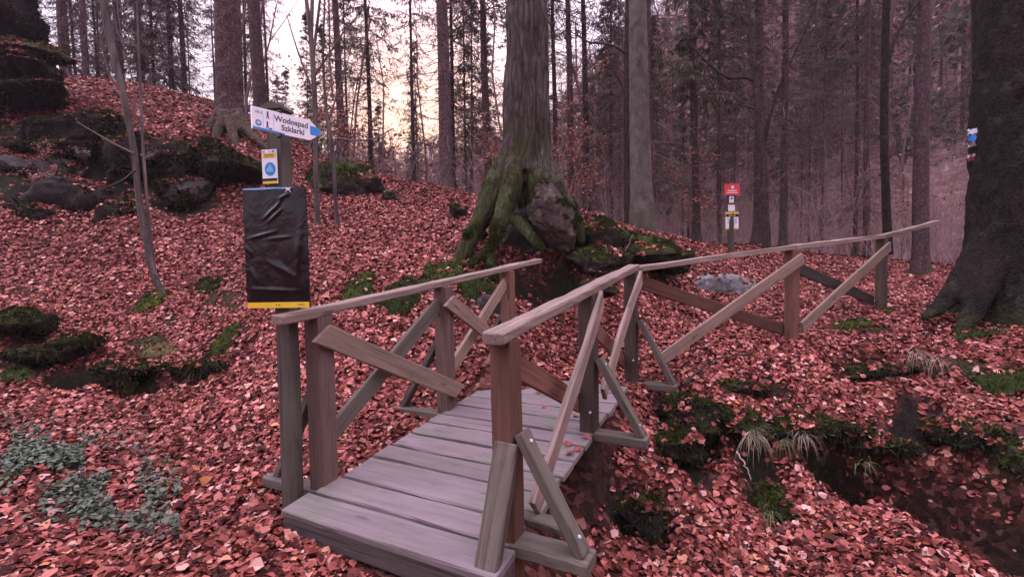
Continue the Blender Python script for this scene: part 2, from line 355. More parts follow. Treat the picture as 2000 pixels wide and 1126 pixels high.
# bare / mossy / hollow patches: x, y, rx, ry, drop, sort (0 dark hollow, 1 moss, 2 brown soil)
PATCH = [(-5.01, 5.7, 0.55, 0.16, 0.42, 0), (-4.25, 5.6, 0.6, 0.16, 0.42, 0), (-3.64, 5.6, 0.45, 0.15, 0.4, 0), (-6.31, 6.3, 0.37, 0.3, 0.03, 1), (-6.18, 6.0, 0.36, 0.24, 0.1, 1), (-4.81, 6.2, 0.4, 0.15, 0.0, 1), (-3.62, 5.9, 0.16, 0.15, 0, 1), (-5.46, 5.8, 0.38, 0.15, 0.1, 0), (1.71, 4.5, 0.22, 0.45, 0.28, 0), (1.46, 4.1, 0.16, 0.3, 0.12, 0), (0.96, 3.6, 0.18, 0.2, 0.15, 0), (2.11, 3.8, 0.19, 0.22, 0.1, 1), (3.98, 5.3, 0.29, 0.12, 0.2, 0), (4.48, 5.2, 0.34, 0.12, 0.2, 0), (3.07, 4.4, 0.42, 0.21, 0.45, 0), (3.46, 4.0, 0.36, 0.22, 0.55, 0), (3.8, 3.6, 0.43, 0.5, 0.5, 0), (4.31, 4.1, 0.19, 0.2, 0, 1), (5.14, 4.9, 0.27, 0.3, 0.1, 0), (2.19, 4.2, 0.23, 0.25, 0.15, 0), (5.78, 5.9, 0.7, 0.25, 0, 2), (0.66, 3.7, 0.18, 0.35, 0, 2), (0.35, 6.4, 0.62, 0.2, 0.1, 2), (4.51, 6.1, 0.4, 0.12, 0, 1), (5.1, 5.2, 0.23, 0.12, 0.0, 1), (-7.67, 9.6, 2.08, 0.5, 0.2, 0), (-8.67, 9.0, 1.46, 0.35, 0.1, 0), (-6.25, 9.0, 0.78, 0.35, 0.1, 0), (-9.98, 10.0, 1.3, 0.3, 0, 1), (-0.39, 6.0, 0.39, 0.25, 0, 1), (-0.94, 6.2, 0.4, 0.2, 0, 1), (2.06, 7.9, 0.86, 0.35, 0, 1), (3.47, 3.35, 0.36, 0.5, 0.4, 0), (3.27, 4.15, 0.68, 0.2, 0.4, 0), (3.63, 3.8, 0.45, 0.35, 0.4, 0)]
def _tps(r2): return np.where(r2 > 0, r2*np.log(np.maximum(r2, 1e-12))*.5, 0.)
def _fit():
    X = TP[:, :2]; n = len(X)
    K = _tps(((X[:, None]-X[None])**2).sum(-1)) + np.eye(n)*.03
    Pm = np.c_[np.ones(n), X]
    A = np.zeros((n+3, n+3)); A[:n, :n] = K; A[:n, n:] = Pm; A[n:, :n] = Pm.T
    return np.linalg.solve(A, np.r_[TP[:, 2], 0, 0, 0])
_W = _fit()
def near_z(x, y):
    out = np.empty(len(x))
    for a in range(0, len(x), 20000):
        q = np.c_[x[a:a+20000], y[a:a+20000]]
        out[a:a+20000] = _tps(((q[:, None]-TP[None, :, :2])**2).sum(-1))@_W[:-3] + np.c_[np.ones(len(q)), q]@_W[-3:]
    return out
def sstep(a, b, x): t = np.clip((x-a)/(b-a), 0, 1); return t*t*(3-2*t)
AZ = np.radians([-180, -60, -42, -30, -20, -10, 0, 8, 16, 26, 40, 60, 180])
EL = np.tan(np.radians([6, 6, 8, 8, 8, 9.5, 12, 15.5, 20, 27, 31, 28, 10]))
BASE = [1, 3, 4.6, 4.2, 2.4, 1.2, .8, .8, 1.2, 1.5, 1.4, .8, .5]
def far_z(x, y):
    d = np.hypot(x, y); az = np.arctan2(x, y)
    el = np.interp(az, AZ, EL); b = np.interp(az, AZ, BASE)
    top = sstep(24, 78, d)*75*el
    return b + top*np.where(d > 78, 1+.1*sstep(78, 150, d), 1) 
def moundmask(x, y, p, soft=.45):
    px, py, rx, ry = p[:4]
    q = np.hypot((x-px)/rx, (y-py)/ry)
    return 1-sstep(1-soft, 1+soft, q)
def wob(x, y, s=1.): return fbm(np.c_[x*s, y*s, np.zeros(len(x))], 4, 5)
def base_z(x, y):
    d = np.hypot(x, y)
    w = sstep(13.0, 18.0, y + .15*np.maximum(0, -x-6)*0) 
    w = np.maximum(w, sstep(13, 18, np.abs(x))); w = np.maximum(w, sstep(4, 9, -y))
    zn = np.where(w < 1, near_z(x, y), 0); zn = np.clip(zn, -1.2, 7)
    z = zn*(1-w) + far_z(x, y)*w
    amp = .06 + .06*sstep(6, 12, d) + .6*sstep(20, 60, d)
    z = z + amp*fbm(np.c_[x*.8, y*.8, np.zeros(len(x))], 5, 3)*np.where(d > 25, 1, 1)
    # the trodden ground at the foot of the bridge and the rough right bank
    rb = sstep(1.0, 1.6, x)*(1-sstep(5.2, 6.2, y))
    z = z + rb*.16*fbm(np.c_[x*1.9, y*1.9, np.ones(len(x))], 4, 9)
    lb = (1-sstep(-6.5, -4.5, x))*sstep(7.5, 9, y)*(1-sstep(11, 12.5, y))
    z = z + lb*.35*fbm(np.c_[x*1.3, y*1.3, np.ones(len(x))*3], 4, 19)
    return z
def masks(x, y):
    wx = x + .22*wob(x, y, 2.2); wy = y + .22*wob(x+9, y+4, 2.2)
    bare = np.zeros(len(x)); moss = np.zeros(len(x)); drop = np.zeros(len(x))
    for p in PATCH:
        m = moundmask(wx, wy, p)
        k = p[5]; bare = np.maximum(bare, m*(1 if k == 0 else .9 if k == 1 else .75))
        moss = np.maximum(moss, m*(.8 if k == 1 else .12 if k == 0 else 0)); drop = drop + m*p[4]
    # scattered bare spots on the right bank and left slope
    n = fbm(np.c_[x*1.5, y*1.5, np.zeros(len(x))], 4, 31)
    rb = sstep(1.2, 1.9, x)*(1-sstep(5.6, 6.3, y))*sstep(3.4, 3.9, y)
    bare = np.maximum(bare, rb*sstep(.26, .42, n)); drop += rb*sstep(.26, .5, n)*.12
    lb = (1-sstep(-3.6, -2.6, x))*sstep(4.8, 5.6, y)*(1-sstep(6.8, 7.6, y))
    bare = np.maximum(bare, lb*sstep(.1, .35, n)*.8); moss = np.maximum(moss, .7*lb*sstep(.05, .3, n))
    moss = np.maximum(moss, .6*rb*sstep(.15, .4, fbm(np.c_[x*1.7, y*1.7, np.ones(len(x))], 3, 41)))
    return bare, moss, np.minimum(drop*1.3, .85)
def axis(a, b, st, lo, hi, g=1.13):
    c_ = list(np.arange(a, b+1e-6, st)); s_ = st
    while c_[-1] < hi: s_ *= g; c_.append(c_[-1]+s_)
    s_ = st
    while c_[0] > lo: s_ *= g; c_.insert(0, c_[0]-s_)
    return np.array(c_)
GX = axis(-11, 9, .06, -150, 150); GY = axis(1.2, 13, .06, -80, 185)
_X, _Y = np.meshgrid(GX, GY); _x, _y = _X.ravel(), _Y.ravel()
PATCH.append((.2, 6.62, .5, .32, .38, 0)); PATCH.append((.75, 6.75, .4, .3, .3, 0))
_bare, _moss, _drop = masks(_x, _y)
_z = base_z(_x, _y) - _drop
ZG = _z.reshape(_X.shape); BG = _bare.reshape(_X.shape); MG = _moss.reshape(_X.shape)
def samp(Gr, x, y):
    x = np.atleast_1d(np.asarray(x, float)); y = np.atleast_1d(np.asarray(y, float))
    i = np.clip(np.searchsorted(GX, x)-1, 0, len(GX)-2); j = np.clip(np.searchsorted(GY, y)-1, 0, len(GY)-2)
    u = (x-GX[i])/(GX[i+1]-GX[i]); v = (y-GY[j])/(GY[j+1]-GY[j])
    return Gr[j, i]*(1-u)*(1-v)+Gr[j, i+1]*u*(1-v)+Gr[j+1, i]*(1-u)*v+Gr[j+1, i+1]*u*v
def gz(x, y): return float(samp(ZG, x, y)[0])
ny, nx = ZG.shape
_i = np.arange(ny*nx).reshape(ny, nx)
Q = np.stack([_i[:-1, :-1], _i[:-1, 1:], _i[1:, 1:], _i[1:, :-1]], -1).reshape(-1, 4)
_d = np.hypot(_x, _y)
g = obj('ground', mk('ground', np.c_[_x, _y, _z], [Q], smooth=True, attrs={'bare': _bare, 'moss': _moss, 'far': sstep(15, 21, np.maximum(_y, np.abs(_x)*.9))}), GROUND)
kind(g, 'structure')

# ------------------------------------------------------------------ fallen leaves (stuff)
def leaf_cloud(x, y, z, size, tilt, zoff=.0, seed=1, nrm=None):
    r = np.random.default_rng(seed); n = len(x)
    a = r.uniform(0, 2*PI, n)
    if nrm is None: nrm = np.tile([0, 0, 1.], (n, 1))
    nn = nrm + r.normal(0, 1, (n, 3))*tilt[:, None]; nn /= np.linalg.norm(nn, axis=1)[:, None]
    t = np.c_[np.cos(a), np.sin(a), np.zeros(n)]; t -= nn*(t*nn).sum(1)[:, None]; t /= np.linalg.norm(t, axis=1)[:, None]
    b = np.cross(nn, t)
    L = size*r.uniform(.75, 1.25, n); Wd = L*r.uniform(.31, .44, n); cv = L*r.normal(.02, .12, n); fo = Wd*r.normal(.15, .42, n)
    prof = [(-.5, 0, 0), (-.12, 0, .6), (.22, 0, .6), (.55, 0, -.3), (-.22, 1, 0), (.12, 1.0, .4), (-.22, -1, 0), (.12, -1.0, .4)]
    C_ = np.c_[x, y, z+zoff]
    V = np.empty((n, 8, 3))
    for k, (l, w, h) in enumerate(prof):
        wl = w*(1. if k in (4, 6) else .86)
        V[:, k] = C_ + t*(L*l)[:, None] + b*(Wd*wl)[:, None] + nn*(cv*h + abs(w)*fo)[:, None]
    base = (np.arange(n)*8)[:, None]
    tri = np.concatenate([base+np.array([f]) for f in ((0, 1, 4), (0, 6, 1), (2, 3, 5), (2, 7, 3))])
    quad = np.concatenate([base+np.array([f]) for f in ((1, 2, 5, 4), (1, 6, 7, 2))])
    return V.reshape(-1, 3), [tri, quad]
def on_deck(x, y):
    p = np.c_[x-P0[0], y-P0[1]]; s_ = p@DH/(DH@DH); t_ = p@BC[:2]
    return (s_ > -.03) & (s_ < 2.5) & (t_ > -.02) & (t_ < 1.5)
P0 = np.array([-1.4174, 2.7837, .17]); BYAW, BRISE = .4714, .0961
BD = np.array([math.sin(BYAW)*math.cos(BRISE), math.cos(BYAW)*math.cos(BRISE), math.sin(BRISE)]); BC = np.array([math.cos(BYAW), -math.sin(BYAW), 0.]); BN = np.cross(BC, BD)
DH = BD[:2]
def scatter(n, x0, x1, y0, y1, size, seed, power=1.):
    r = np.random.default_rng(seed)
    y = r.uniform(y0, y1, n); x = r.uniform(0, 1, n)*(x1-x0)+x0
    ok = (np.abs(x) < 1.12*y+1.4)
    x, y = x[ok], y[ok]
    bare = samp(BG, x, y); ok = (r.uniform(0, 1, len(x)) > np.clip(bare*1.3-.08, 0, .955)) & ~on_deck(x, y)
    cl = fbm(np.c_[x*3.1, y*3.1, np.zeros(len(x))], 3, 77); ok &= r.uniform(0, 1, len(x)) < .72+.8*cl+.25
    x, y = x[ok], y[ok]; z = samp(ZG, x, y); e = .03
    nrm = np.c_[-(samp(ZG, x+e, y)-z)/e, -(samp(ZG, x, y+e)-z)/e, np.ones(len(x))]; nrm /= np.linalg.norm(nrm, axis=1)[:, None]
    lift = r.uniform(.004, .04, len(x))
    return leaf_cloud(x, y, z+lift, np.full(len(x), size)*r.choice([.42, .65, .85, 1, 1.22], len(x)), r.uniform(.08, .62, len(x)), 0, seed+1, nrm)
B = Bag()
for (n, x0, x1, y0, y1, sz, sd) in ((29000, -6, 4.5, 1.6, 4.3, .059, 1), (52000, -8.5, 7.5, 4.3, 7.0, .059, 2), (50000, -11, 11, 7, 10.2, .062, 3), (34000, -15, 15, 10.2, 14.5, .078, 4), (12000, -2, 18, 14.5, 18, .10, 5)):
    B.add(*scatter(int(n*1.9), x0, x1, y0, y1, sz, sd*10))
LEAFBAG = B      # leaves lying on the rocks join it below
# ------------------------------------------------------------------ footbridge
def bp(s, t_, h): return P0 + BD*s + BC*t_ + np.array([0, 0, 1.])*h     # along, across, up
UPZ = np.array([0, 0, 1.])
bridge = thing('footbridge', 'weathered wooden plank footbridge with braced railings on both sides', 'bridge', tuple(P0))
def bm(name, A, B_, w_, h_, up, mat, parent=None, org=None, **k):
    parent = parent or bridge
    return obj(name, beam_mesh(name, A, B_, w_, h_, up, origin=P0 if org is None else org, **k), mat, parent)
# deck
edges = [0, .216, .427, .725, .93, 1.15, 1.374, 1.56, 1.79, 2.01, 2.24, 2.47, 2.70]
bm('deck_plank', bp(.102, -.005, 0)-BN*.022, bp(.102, 1.475, 0)-BN*.022, .208, .044, BN, WOOD_DECK, ch=.007, jit=.002)
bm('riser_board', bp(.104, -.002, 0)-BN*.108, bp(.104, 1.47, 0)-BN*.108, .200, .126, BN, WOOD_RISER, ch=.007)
for a, b in zip(edges[1:-1], edges[2:]):
    m = (a+b)/2; l = .02+.025*m+rng.uniform(-.012, .012)
    bm('deck_plank', bp(m, l, 0)-BN*(.022+rng.uniform(0, .004)), bp(m+rng.uniform(-.004, .004), 1.455+rng.uniform(-.015, .015), 0)-BN*.023, b-a-.023, .044, BN, WOOD_DECK, jit=.0022)
for t_ in (.25, 1.22):
    bm('joist', bp(.22, t_, -.05)-BN*.08, bp(2.7, t_+.03, -.05)-BN*.08, .12, .15, BN, WOOD_DARK)
# rails
bm('handrail', bp(.03, -.006, 1.137), bp(3.82, .045, 1.137), .112, .058, UPZ, WOOD_RAIL, n=16, ch=.009, jit=.0025)
bm('handrail', bp(.165, 1.392, 1.063), bp(3.27, 1.402, 1.088), .122, .062, UPZ, WOOD_RAIL, n=16, ch=.009, jit=.003)
def bolt(P, N, parent, r=.011):
    N = norm(N); V, Q_ = tubes([P], [P+N*.008], r, r*.8, 8)
    return obj('bolt', mk('bolt', V-P0, [Q_, np.array([list(range(8, 16))])]), STEEL, parent)
left = [(.345, -.02), (1.69, .04), (2.935, .045)]
right = [(.30, 1.392), (1.66, 1.398), (3.08, 1.41)]
for i, (s, t_) in enumerate(left):
    bm('post', bp(s, t_, -.16), bp(s, t_, 1.107), .13, .128, BD, (WOOD_MID, WOOD_MID, WOOD_RED)[i])
    bm('foot_beam', bp(s-.02, t_+.05, -.075), bp(s-.02, -.58 if i else -.56, -.075), .12, .065, UPZ, WOOD_GREY)
    k = bm('strut', bp(s+.0, -.5, -.09), bp(s+.0, t_-.075, .60), .085, .05, UPZ, WOOD_GREY)
for i, (s, t_) in enumerate(right):
    p = bm('post', bp(s, t_, -.42 if i < 1 else -.2), bp(s, t_, 1.03 + .02*i), .12, .125, BD, (WOOD_RED, WOOD_DPOST, WOOD_DPOST)[i])
    lo = (.0, .0, -.07)[i]
    bm('foot_beam', bp(s, t_+.03, lo-.035), bp(s, t_+.45, lo-.035), .15 if i == 0 else .13, .07, UPZ, WOOD_GREY, ch=.009)
    if i == 0: bm('foot_beam', bp(s+.15, t_+.0, lo+.012), bp(s+.15, t_+.27, lo+.0), .10, .05, UPZ, WOOD_GREY, ch=.01)
    k = bm('strut', bp(s, t_+.41, lo-.005), bp(s, t_+.085, .56), .10, .052, UPZ, WOOD_GREY, cutA=.5)
    bolt(bp(s, t_+.385, lo+.083), BC*.86+UPZ*.5, k); bolt(bp(s, t_+.135, .52), BC*.86+UPZ*.5, k)
    if i: bolt(bp(s-.065, t_+.03, .16), -BD, p)
# board leaning from the first right post down to the step
bm('strut', bp(.04, 1.398, -.05), bp(.255, 1.418, .515), .125, .06, BD*-1, WOOD_GREY, ch=.007)
# braces: left
T_ = 1.
def brace(a, b, w_, mat, th=.035, **k): return bm('brace', bp(*a), bp(*b), th, w_, UPZ, mat, **k)
brace((.285, .068, 1.005), (1.765, .128, .135), .145, WOOD_TAN, cutA=.55, cutB=.55)
brace((.40, -.02, .28), (1.63, .02, .955), .13, WOOD_GREY)
brace((1.64, .125, .985), (2.93, .13, .14), .14, WOOD_TAN, cutA=.6, cutB=.6)
brace((1.75, .03, .30), (2.87, .05, .98), .125, WOOD_TAN)
# braces: right
brace((1.745, 1.485, 1.0), (.44, 1.475, .08), .125, WOOD_RAIL, jit=.004, cutA=-.5)
brace((.30, 1.315, .955), (1.70, 1.322, .17), .14, WOOD_RED, cutA=.5, cutB=.5)
brace((3.13, 1.50, 1.0), (1.78, 1.48, .24), .12, WOOD_RAIL, jit=.004, cutA=-.5)
brace((1.66, 1.322, .93), (3.07, 1.335, .11), .14, WOOD_RED)
# a few leaves lying on the deck
for (s, t_, a) in ((.40, 1.19, .4), (.44, 1.23, 2.2), (.47, 1.22, 1.1), (1.22, 1.40, 0), (1.30, 1.43, 2), (1.35, 1.33, 1), (1.5, 1.42, 3), (1.95, .9, 1), (2.1, 1.1, 2), (2.3, .7, 0), (1.86, 1.22, 4), (2.2, .4, 1), (2.35, 1.2, 2), (2.42, .9, 0), (2.45, .5, 3)):
    P = bp(s, t_, .012)
    V, pl_ = leaf_cloud(np.zeros(1), np.zeros(1), np.zeros(1), np.full(1, .075), np.full(1, .25), 0, int(s*1000)+int(t_*77))
    o = obj('fallen_leaf', mk('fallen_leaf', V, pl_), LEAF, None, tuple(P)); tag(o, 'single dry beech leaf lying on the bridge deck planks', 'leaf', 'loose leaves on the bridge deck')

# ------------------------------------------------------------------ railing that runs on from the bridge
C0 = bp(3.25, 1.40, 0); C0 = np.array([C0[0], C0[1], 0]); FP = [np.array([1.30, 4.95, .46]), np.array([3.37, 5.67, .64]), np.array([5.56, 7.1, .81]), np.array([7.46, 8.3, 1.10])]
fence = thing('wooden_fence', 'cross braced wooden railing running from the bridge corner towards the big spruce', 'fence', tuple(FP[1]))
def fb(name, A, B_, w_, h_, up, mat, **k): return bm(name, A, B_, w_, h_, up, mat, parent=fence, org=FP[1], **k)
dz = np.array([0, 0, 1.])
rt = [np.array([1.275, 5.0, 1.545]), np.array([3.37, 5.67, 1.765]), np.array([5.56, 7.1, 1.94]), np.array([7.46, 8.3, 2.235])]
for a, b in zip(rt[:-1], rt[1:]): 
    x_ = norm(b-a); fb('handrail', a+x_*.004, b-x_*.004, .11, .058, UPZ, WOOD_RAIL, n=10, jit=.003)
def fdir(i): v = FP[i+1]-FP[i]; v[2] = 0; return norm(v)
for i, mt in ((1, WOOD_TAN), (2, WOOD_DARK)):
    dd = norm(fdir(i-1)+fdir(i)); fb('post', FP[i]-dz*.25, np.array([*FP[i][:2], rt[i][2]-.03]), .12, .12, np.cross(dd, dz), WOOD_RED if i == 1 else WOOD_DPOST)
def fbr(i, u0, h0, u1, h1, off, w_, mat):
    dd = fdir(i); nn_ = np.cross(dd, dz)    # towards the camera side
    L_ = np.linalg.norm((FP[i+1]-FP[i])[:2])
    def p(u, h): q = FP[i]+(FP[i+1]-FP[i])*u; return q+dz*h+nn_*off
    return fb('brace', p(u0, h0), p(u1, h1), .035, w_, UPZ, mat)
fbr(0, .06, .93, .985, .13, -.085, .14, WOOD_RED)
fbr(0, .10, .10, 1.03, .99, .085, .13, WOOD_TAN)
fbr(1, .03, .92, .98, .17, -.085, .14, WOOD_DARK)
fbr(1, .02, .16, 1.02, .98, .085, .14, WOOD_TAN)
# ------------------------------------------------------------------ signs
WHITE = plain('white sign board', (.80, .80, .86), .45, .4); BLUE = plain('blue sign paint', (.02, .25, .62), .45, .4)
YELLOW = plain('yellow sign band', (.78, .52, .03), .45, .4); BLACK = plain('black print', (.012, .012, .014), .5, .3)
GREYINK = plain('dark grey ink', (.09, .09, .12), .6, .2); RED = plain('red plate', (.66, .06, .07), .45, .4); PALEBLUE = plain('pale blue print', (.22, .45, .72), .5, .3)
def foil_mat():
    t = NT('black plastic foil'); co = t.coord('Object'); t.bump(t.noise(co, 9, 5, .6, 1.2), .25, .015)
    return t.fin((.004, .0035, .004), .12, .55)
FOIL = foil_mat()

class Face:
    """a board in space: origin at its centre, u to the right, v up, n towards the viewer"""
    def __init__(s, O, u, v, org): s.O = np.asarray(O, float); s.u = norm(u); s.v = norm(np.asarray(v)-s.u*(np.asarray(v)@s.u)); s.n = np.cross(s.u, s.v); s.org = np.asarray(org, float)
    def p(s, a, b, c_=0): return s.O+s.u*a+s.v*b+s.n*c_
    def prism(s, name, pts, c0, c1, mat, parent):
        n = len(pts); V = np.array([s.p(a, b, c0) for a, b in pts]+[s.p(a, b, c1) for a, b in pts])-s.org
        side = np.array([(i, (i+1) % n, n+(i+1) % n, n+i) for i in range(n)])
        return obj(name, mk(name, V, [side, np.array([list(range(n-1, -1, -1)), list(range(n, 2*n))])]), mat, parent)
    def rect(s, name, x, y, w_, h_, c0, c1, mat, parent): return s.prism(name, [(x-w_/2, y-h_/2), (x+w_/2, y-h_/2), (x+w_/2, y+h_/2), (x-w_/2, y+h_/2)], c0, c1, mat, parent)
    def disc(s, name, x, y, r, c0, c1, mat, parent, sx=1): return s.prism(name, [(x+r*sx*math.cos(a), y+r*math.sin(a)) for a in np.linspace(0, 2*PI, 28)[:-1]], c0, c1, mat, parent)
    def text(s, name, body, x, y, size, c_, mat, parent, align='CENTER', bold=.0):
        cu_ = bpy.data.curves.new(name, 'FONT'); cu_.body = body; cu_.size = size; cu_.align_x = align; cu_.align_y = 'CENTER'; cu_.extrude = .0006; cu_.offset = bold
        o = bpy.data.objects.new(name, cu_); COL.objects.link(o)
        me = bpy.data.meshes.new_from_object(o.evaluated_get(bpy.context.evaluated_depsgraph_get())); bpy.data.objects.remove(o)
        Mx = Matrix((( *s.u, 0), (*s.v, 0), (*s.n, 0), (0, 0, 0, 1))).transposed()
        Mx.translation = Vector(s.p(x, y, c_)-s.org); me.transform(Mx); me.name = name
        return obj(name, me, mat, parent)

def pix(f, X, Y, Yd): return at(X, Y, Yd)
# --- guide post at the near corner of the bridge
pb = at(572, 975, 2.98); pb[2] = gz(pb[0], pb[1])
gp = thing('signpost', 'wooden guide post with white arrow board and black wrapped panel at the bridge entrance', 'signpost', tuple(pb))
ang = math.radians(-8); fu = np.array([math.cos(ang), math.sin(ang), 0]); fn = np.array([math.sin(ang), -math.cos(ang), 0])
ptop = at(541, 214, 2.98); cx = np.array([(pb[0]+ptop[0])/2, 2.98, 0])
pc = np.array([pb[0], 2.985, 0])
zt = ptop[2]
obj('post', beam_mesh('post', np.array([pb[0]-.002, 2.985, pb[2]-.25]), np.array([ptop[0], 2.985, zt]), .095, .10, fn, n=14, origin=pb, jit=.002), WOOD_SIGN, gp)
# little pitched cap
capF = Face([ptop[0], 2.985, zt], fu, [0, 0, 1], pb)
capF.prism('post_cap', [(-.068, -.012), (.068, -.012), (.068, .004), (.0, .034), (-.068, .004)], -.068, .068, WOOD_GREY, gp)
# arrow board
a0 = at(491, 228.5, 2.72); d_ = np.array([math.sin(math.radians(37)), math.cos(math.radians(37)), 0]); Lb = .432
AF = Face(a0 + d_*Lb/2 + np.array([0, 0, -.0]), d_, [0, 0, 1], pb)
hh = .0625
ab = AF.prism('arrow_board', [(-Lb/2, -hh), (Lb/2-.085, -hh), (Lb/2, 0), (Lb/2-.085, hh), (-Lb/2, hh)], -.008, .008, WHITE, gp)
AF.prism('arrow_tip', [(Lb/2-.083, -.027), (Lb/2-.037, -.027), (Lb/2-.003, 0), (Lb/2-.037, .027), (Lb/2-.083, .027)], .0082, .0095, BLUE, ab)
AF.prism('blue_edge', [(-Lb/2+.002, -hh+.001), (-.03, -hh+.001), (-.03, -hh+.008), (-Lb/2+.002, -hh+.014)], .0082, .0092, BLUE, ab)
AF.text('lettering', 'Wodospad', .015, .022, .047, .009, GREYINK, ab, bold=.0006); AF.text('lettering', 'Szklarki', .022, -.024, .047, .009, GREYINK, ab, bold=.0006)
AF.text('lettering', 'CK 2', -.178, .036, .018, .009, GREYINK, ab)
# pictograms: walker, hiker, badge
def pict(x, y):
    AF.disc('pictogram', x, y+.017, .0045, .0084, .0095, BLACK, ab)
    AF.prism('pictogram', [(x-.004, y+.012), (x+.005, y+.012), (x+.004, y-.002), (x+.009, y-.02), (x+.005, y-.02), (x, y-.006), (x-.006, y-.02), (x-.010, y-.02), (x-.003, y-.002)], .0084, .0095, BLACK, ab)
pict(-.128, .030); pict(-.132, -.028); AF.rect('pictogram', -.113, -.045, .014, .007, .0084, .0095, BLACK, ab)
AF.disc('badge', -.182, -.025, .017, .0084, .0092, GREYINK, ab); AF.disc('badge', -.182, -.025, .0125, .0093, .0098, PALEBLUE, ab); AF.rect('badge', -.182, -.025, .016, .005, .0099, .0104, WHITE, ab)
for xx, yy in ((-.155, 0), (-.095, .0)): AF.rect('divider_line', xx, yy, .0015, .09, .0084, .009, PALEBLUE, ab)
bk = at(541, 255, 2.9)
for yy in (hh+.008, -hh-.010):
    V, q_ = tubes([AF.p(-.05, yy, -.03)], [AF.p(-.05, yy, .012)], .010, .010, 8)
    obj('bracket', mk('bracket', V-pb, [q_, np.array([[8+i for i in range(8)]])]), BLACK, gp)
# small notice
nc = at(527, 325.5, 2.925); NF = Face(nc, fu, [0, 0, 1], pb); nw, nh = .098, .207
nb = NF.rect('notice', 0, 0, nw, nh, -.004, .003, WHITE, gp)
NF.rect('yellow_band', .0, nh/2-.036, nw-.012, .030, .0034, .0042, YELLOW, nb)
NF.rect('black_band', 0, -nh/2+.024, nw, .017, .0034, .0042, BLACK, nb); NF.rect('yellow_band', 0, -nh/2+.0075, nw, .013, .0034, .0042, YELLOW, nb)
NF.disc('emblem', .004, -.015, .041, .0034, .0042, BLUE, nb, .88)
NF.prism('emblem', [(-.022, -.030), (.026, -.034), (.020, -.012), (.012, .002), (.006, .018), (-.002, .006), (-.010, -.008), (-.02, -.014)], .0046, .0052, PALEBLUE, nb)
NF.rect('ink_line', 0, nh/2-.031, .06, .0035, .0046, .0052, GREYINK, nb); NF.rect('ink_line', 0, nh/2-.041, .064, .0035, .0046, .0052, GREYINK, nb)
for xx, c_ in ((-.036, PALEBLUE), (.028, BLUE)): NF.rect('print', xx, nh/2-.012, .018, .010, .0034, .0042, c_, nb)
NF.disc('bolt', .002, nh/2-.011, .004, .0034, .008, STEEL, nb)
# large board wrapped in black foil
qc = at(540, 485, 2.86); ang2 = math.radians(-6); QF = Face(qc, [math.cos(ang2), math.sin(ang2), 0], [0, 0, 1], pb); qw, qh = .392, .715
pn = QF.rect('wrapped_board', 0, 0, qw, qh, -.014, .004, BLACK, gp)
# the foil itself: a creased sheet
nu, nv = 56, 100; uu, vv = np.meshgrid(np.linspace(-qw/2-.004, qw/2+.004, nu), np.linspace(-qh/2+.034, qh/2+.004, nv))
h_ = .0030*fbm(np.c_[uu.ravel()*16, vv.ravel()*10, np.zeros(uu.size)], 4, 8)
def crease(x0, y0, x1, y1, amp, wd):
    p = np.c_[uu.ravel(), vv.ravel()]; a = np.array([x0, y0]); b = np.array([x1, y1]); t_ = np.clip(((p-a)@(b-a))/((b-a)@(b-a)), 0, 1)
    dd = np.linalg.norm(p-(a+t_[:, None]*(b-a)), axis=1); return amp*np.exp(-(dd/wd)**2)*np.sin(PI*np.clip(t_, .02, .98))
for c_ in ((-.08, .17, .04, .27, .009, .008), (-.05, .15, .07, .25, .008, .008), (-.19, .06, .02, .105, .009, .007), (-.06, .055, .11, .07, .008, .007), (-.08, -.06, .12, -.18, .008, .012), (-.02, -.07, .10, -.16, .006, .01), (.02, .29, .11, .33, .008, .008), (-.17, -.1, -.13, -.22, .007, .008), (.12, -.2, .17, .2, .006, .02), (-.19, -.24, .15, -.26, .006, .01), (-.19, .02, -.15, -.04, .008, .006), (.0, .22, .06, .31, .006, .006)):
    h_ = h_ + crease(*c_)
V = QF.O + uu.reshape(-1, 1)*QF.u + vv.reshape(-1, 1)*QF.v + (h_+.007).reshape(-1, 1)*QF.n
ii = np.arange(nu*nv).reshape(nv, nu); q_ = np.stack([ii[:-1, :-1], ii[:-1, 1:], ii[1:, 1:], ii[1:, :-1]], -1).reshape(-1, 4)
fo = obj('foil', mk('foil', V-pb, [q_], smooth=True), FOIL, pn)
QF.rect('yellow_band', 0, -qh/2+.016, qw+.002, .034, .0045, .0095, YELLOW, pn)
for xx in (-.008, .010): QF.disc('print', xx, -qh/2+.017, .004, .0098, .0106, BLACK, pn)
QF.rect('print', .150, -qh/2+.018, .04, .004, .0098, .0106, GREYINK, pn)
QF.prism('tape', [(-.19, qh/2-.003), (-.1, qh/2-.006), (.02, qh/2-.002), (.1, qh/2-.007), (.13, qh/2), (.0, qh/2+.006), (-.19, qh/2+.005)], .0125, .0135, PALEBLUE, pn)
QF.prism('knot', [(.08, qh/2-.025), (.1, qh/2-.012), (.118, qh/2-.028), (.108, qh/2-.010), (.12, qh/2+.002), (.098, qh/2-.004), (.08, qh/2+.004), (.092, qh/2-.01)], .016, .019, WHITE, pn)

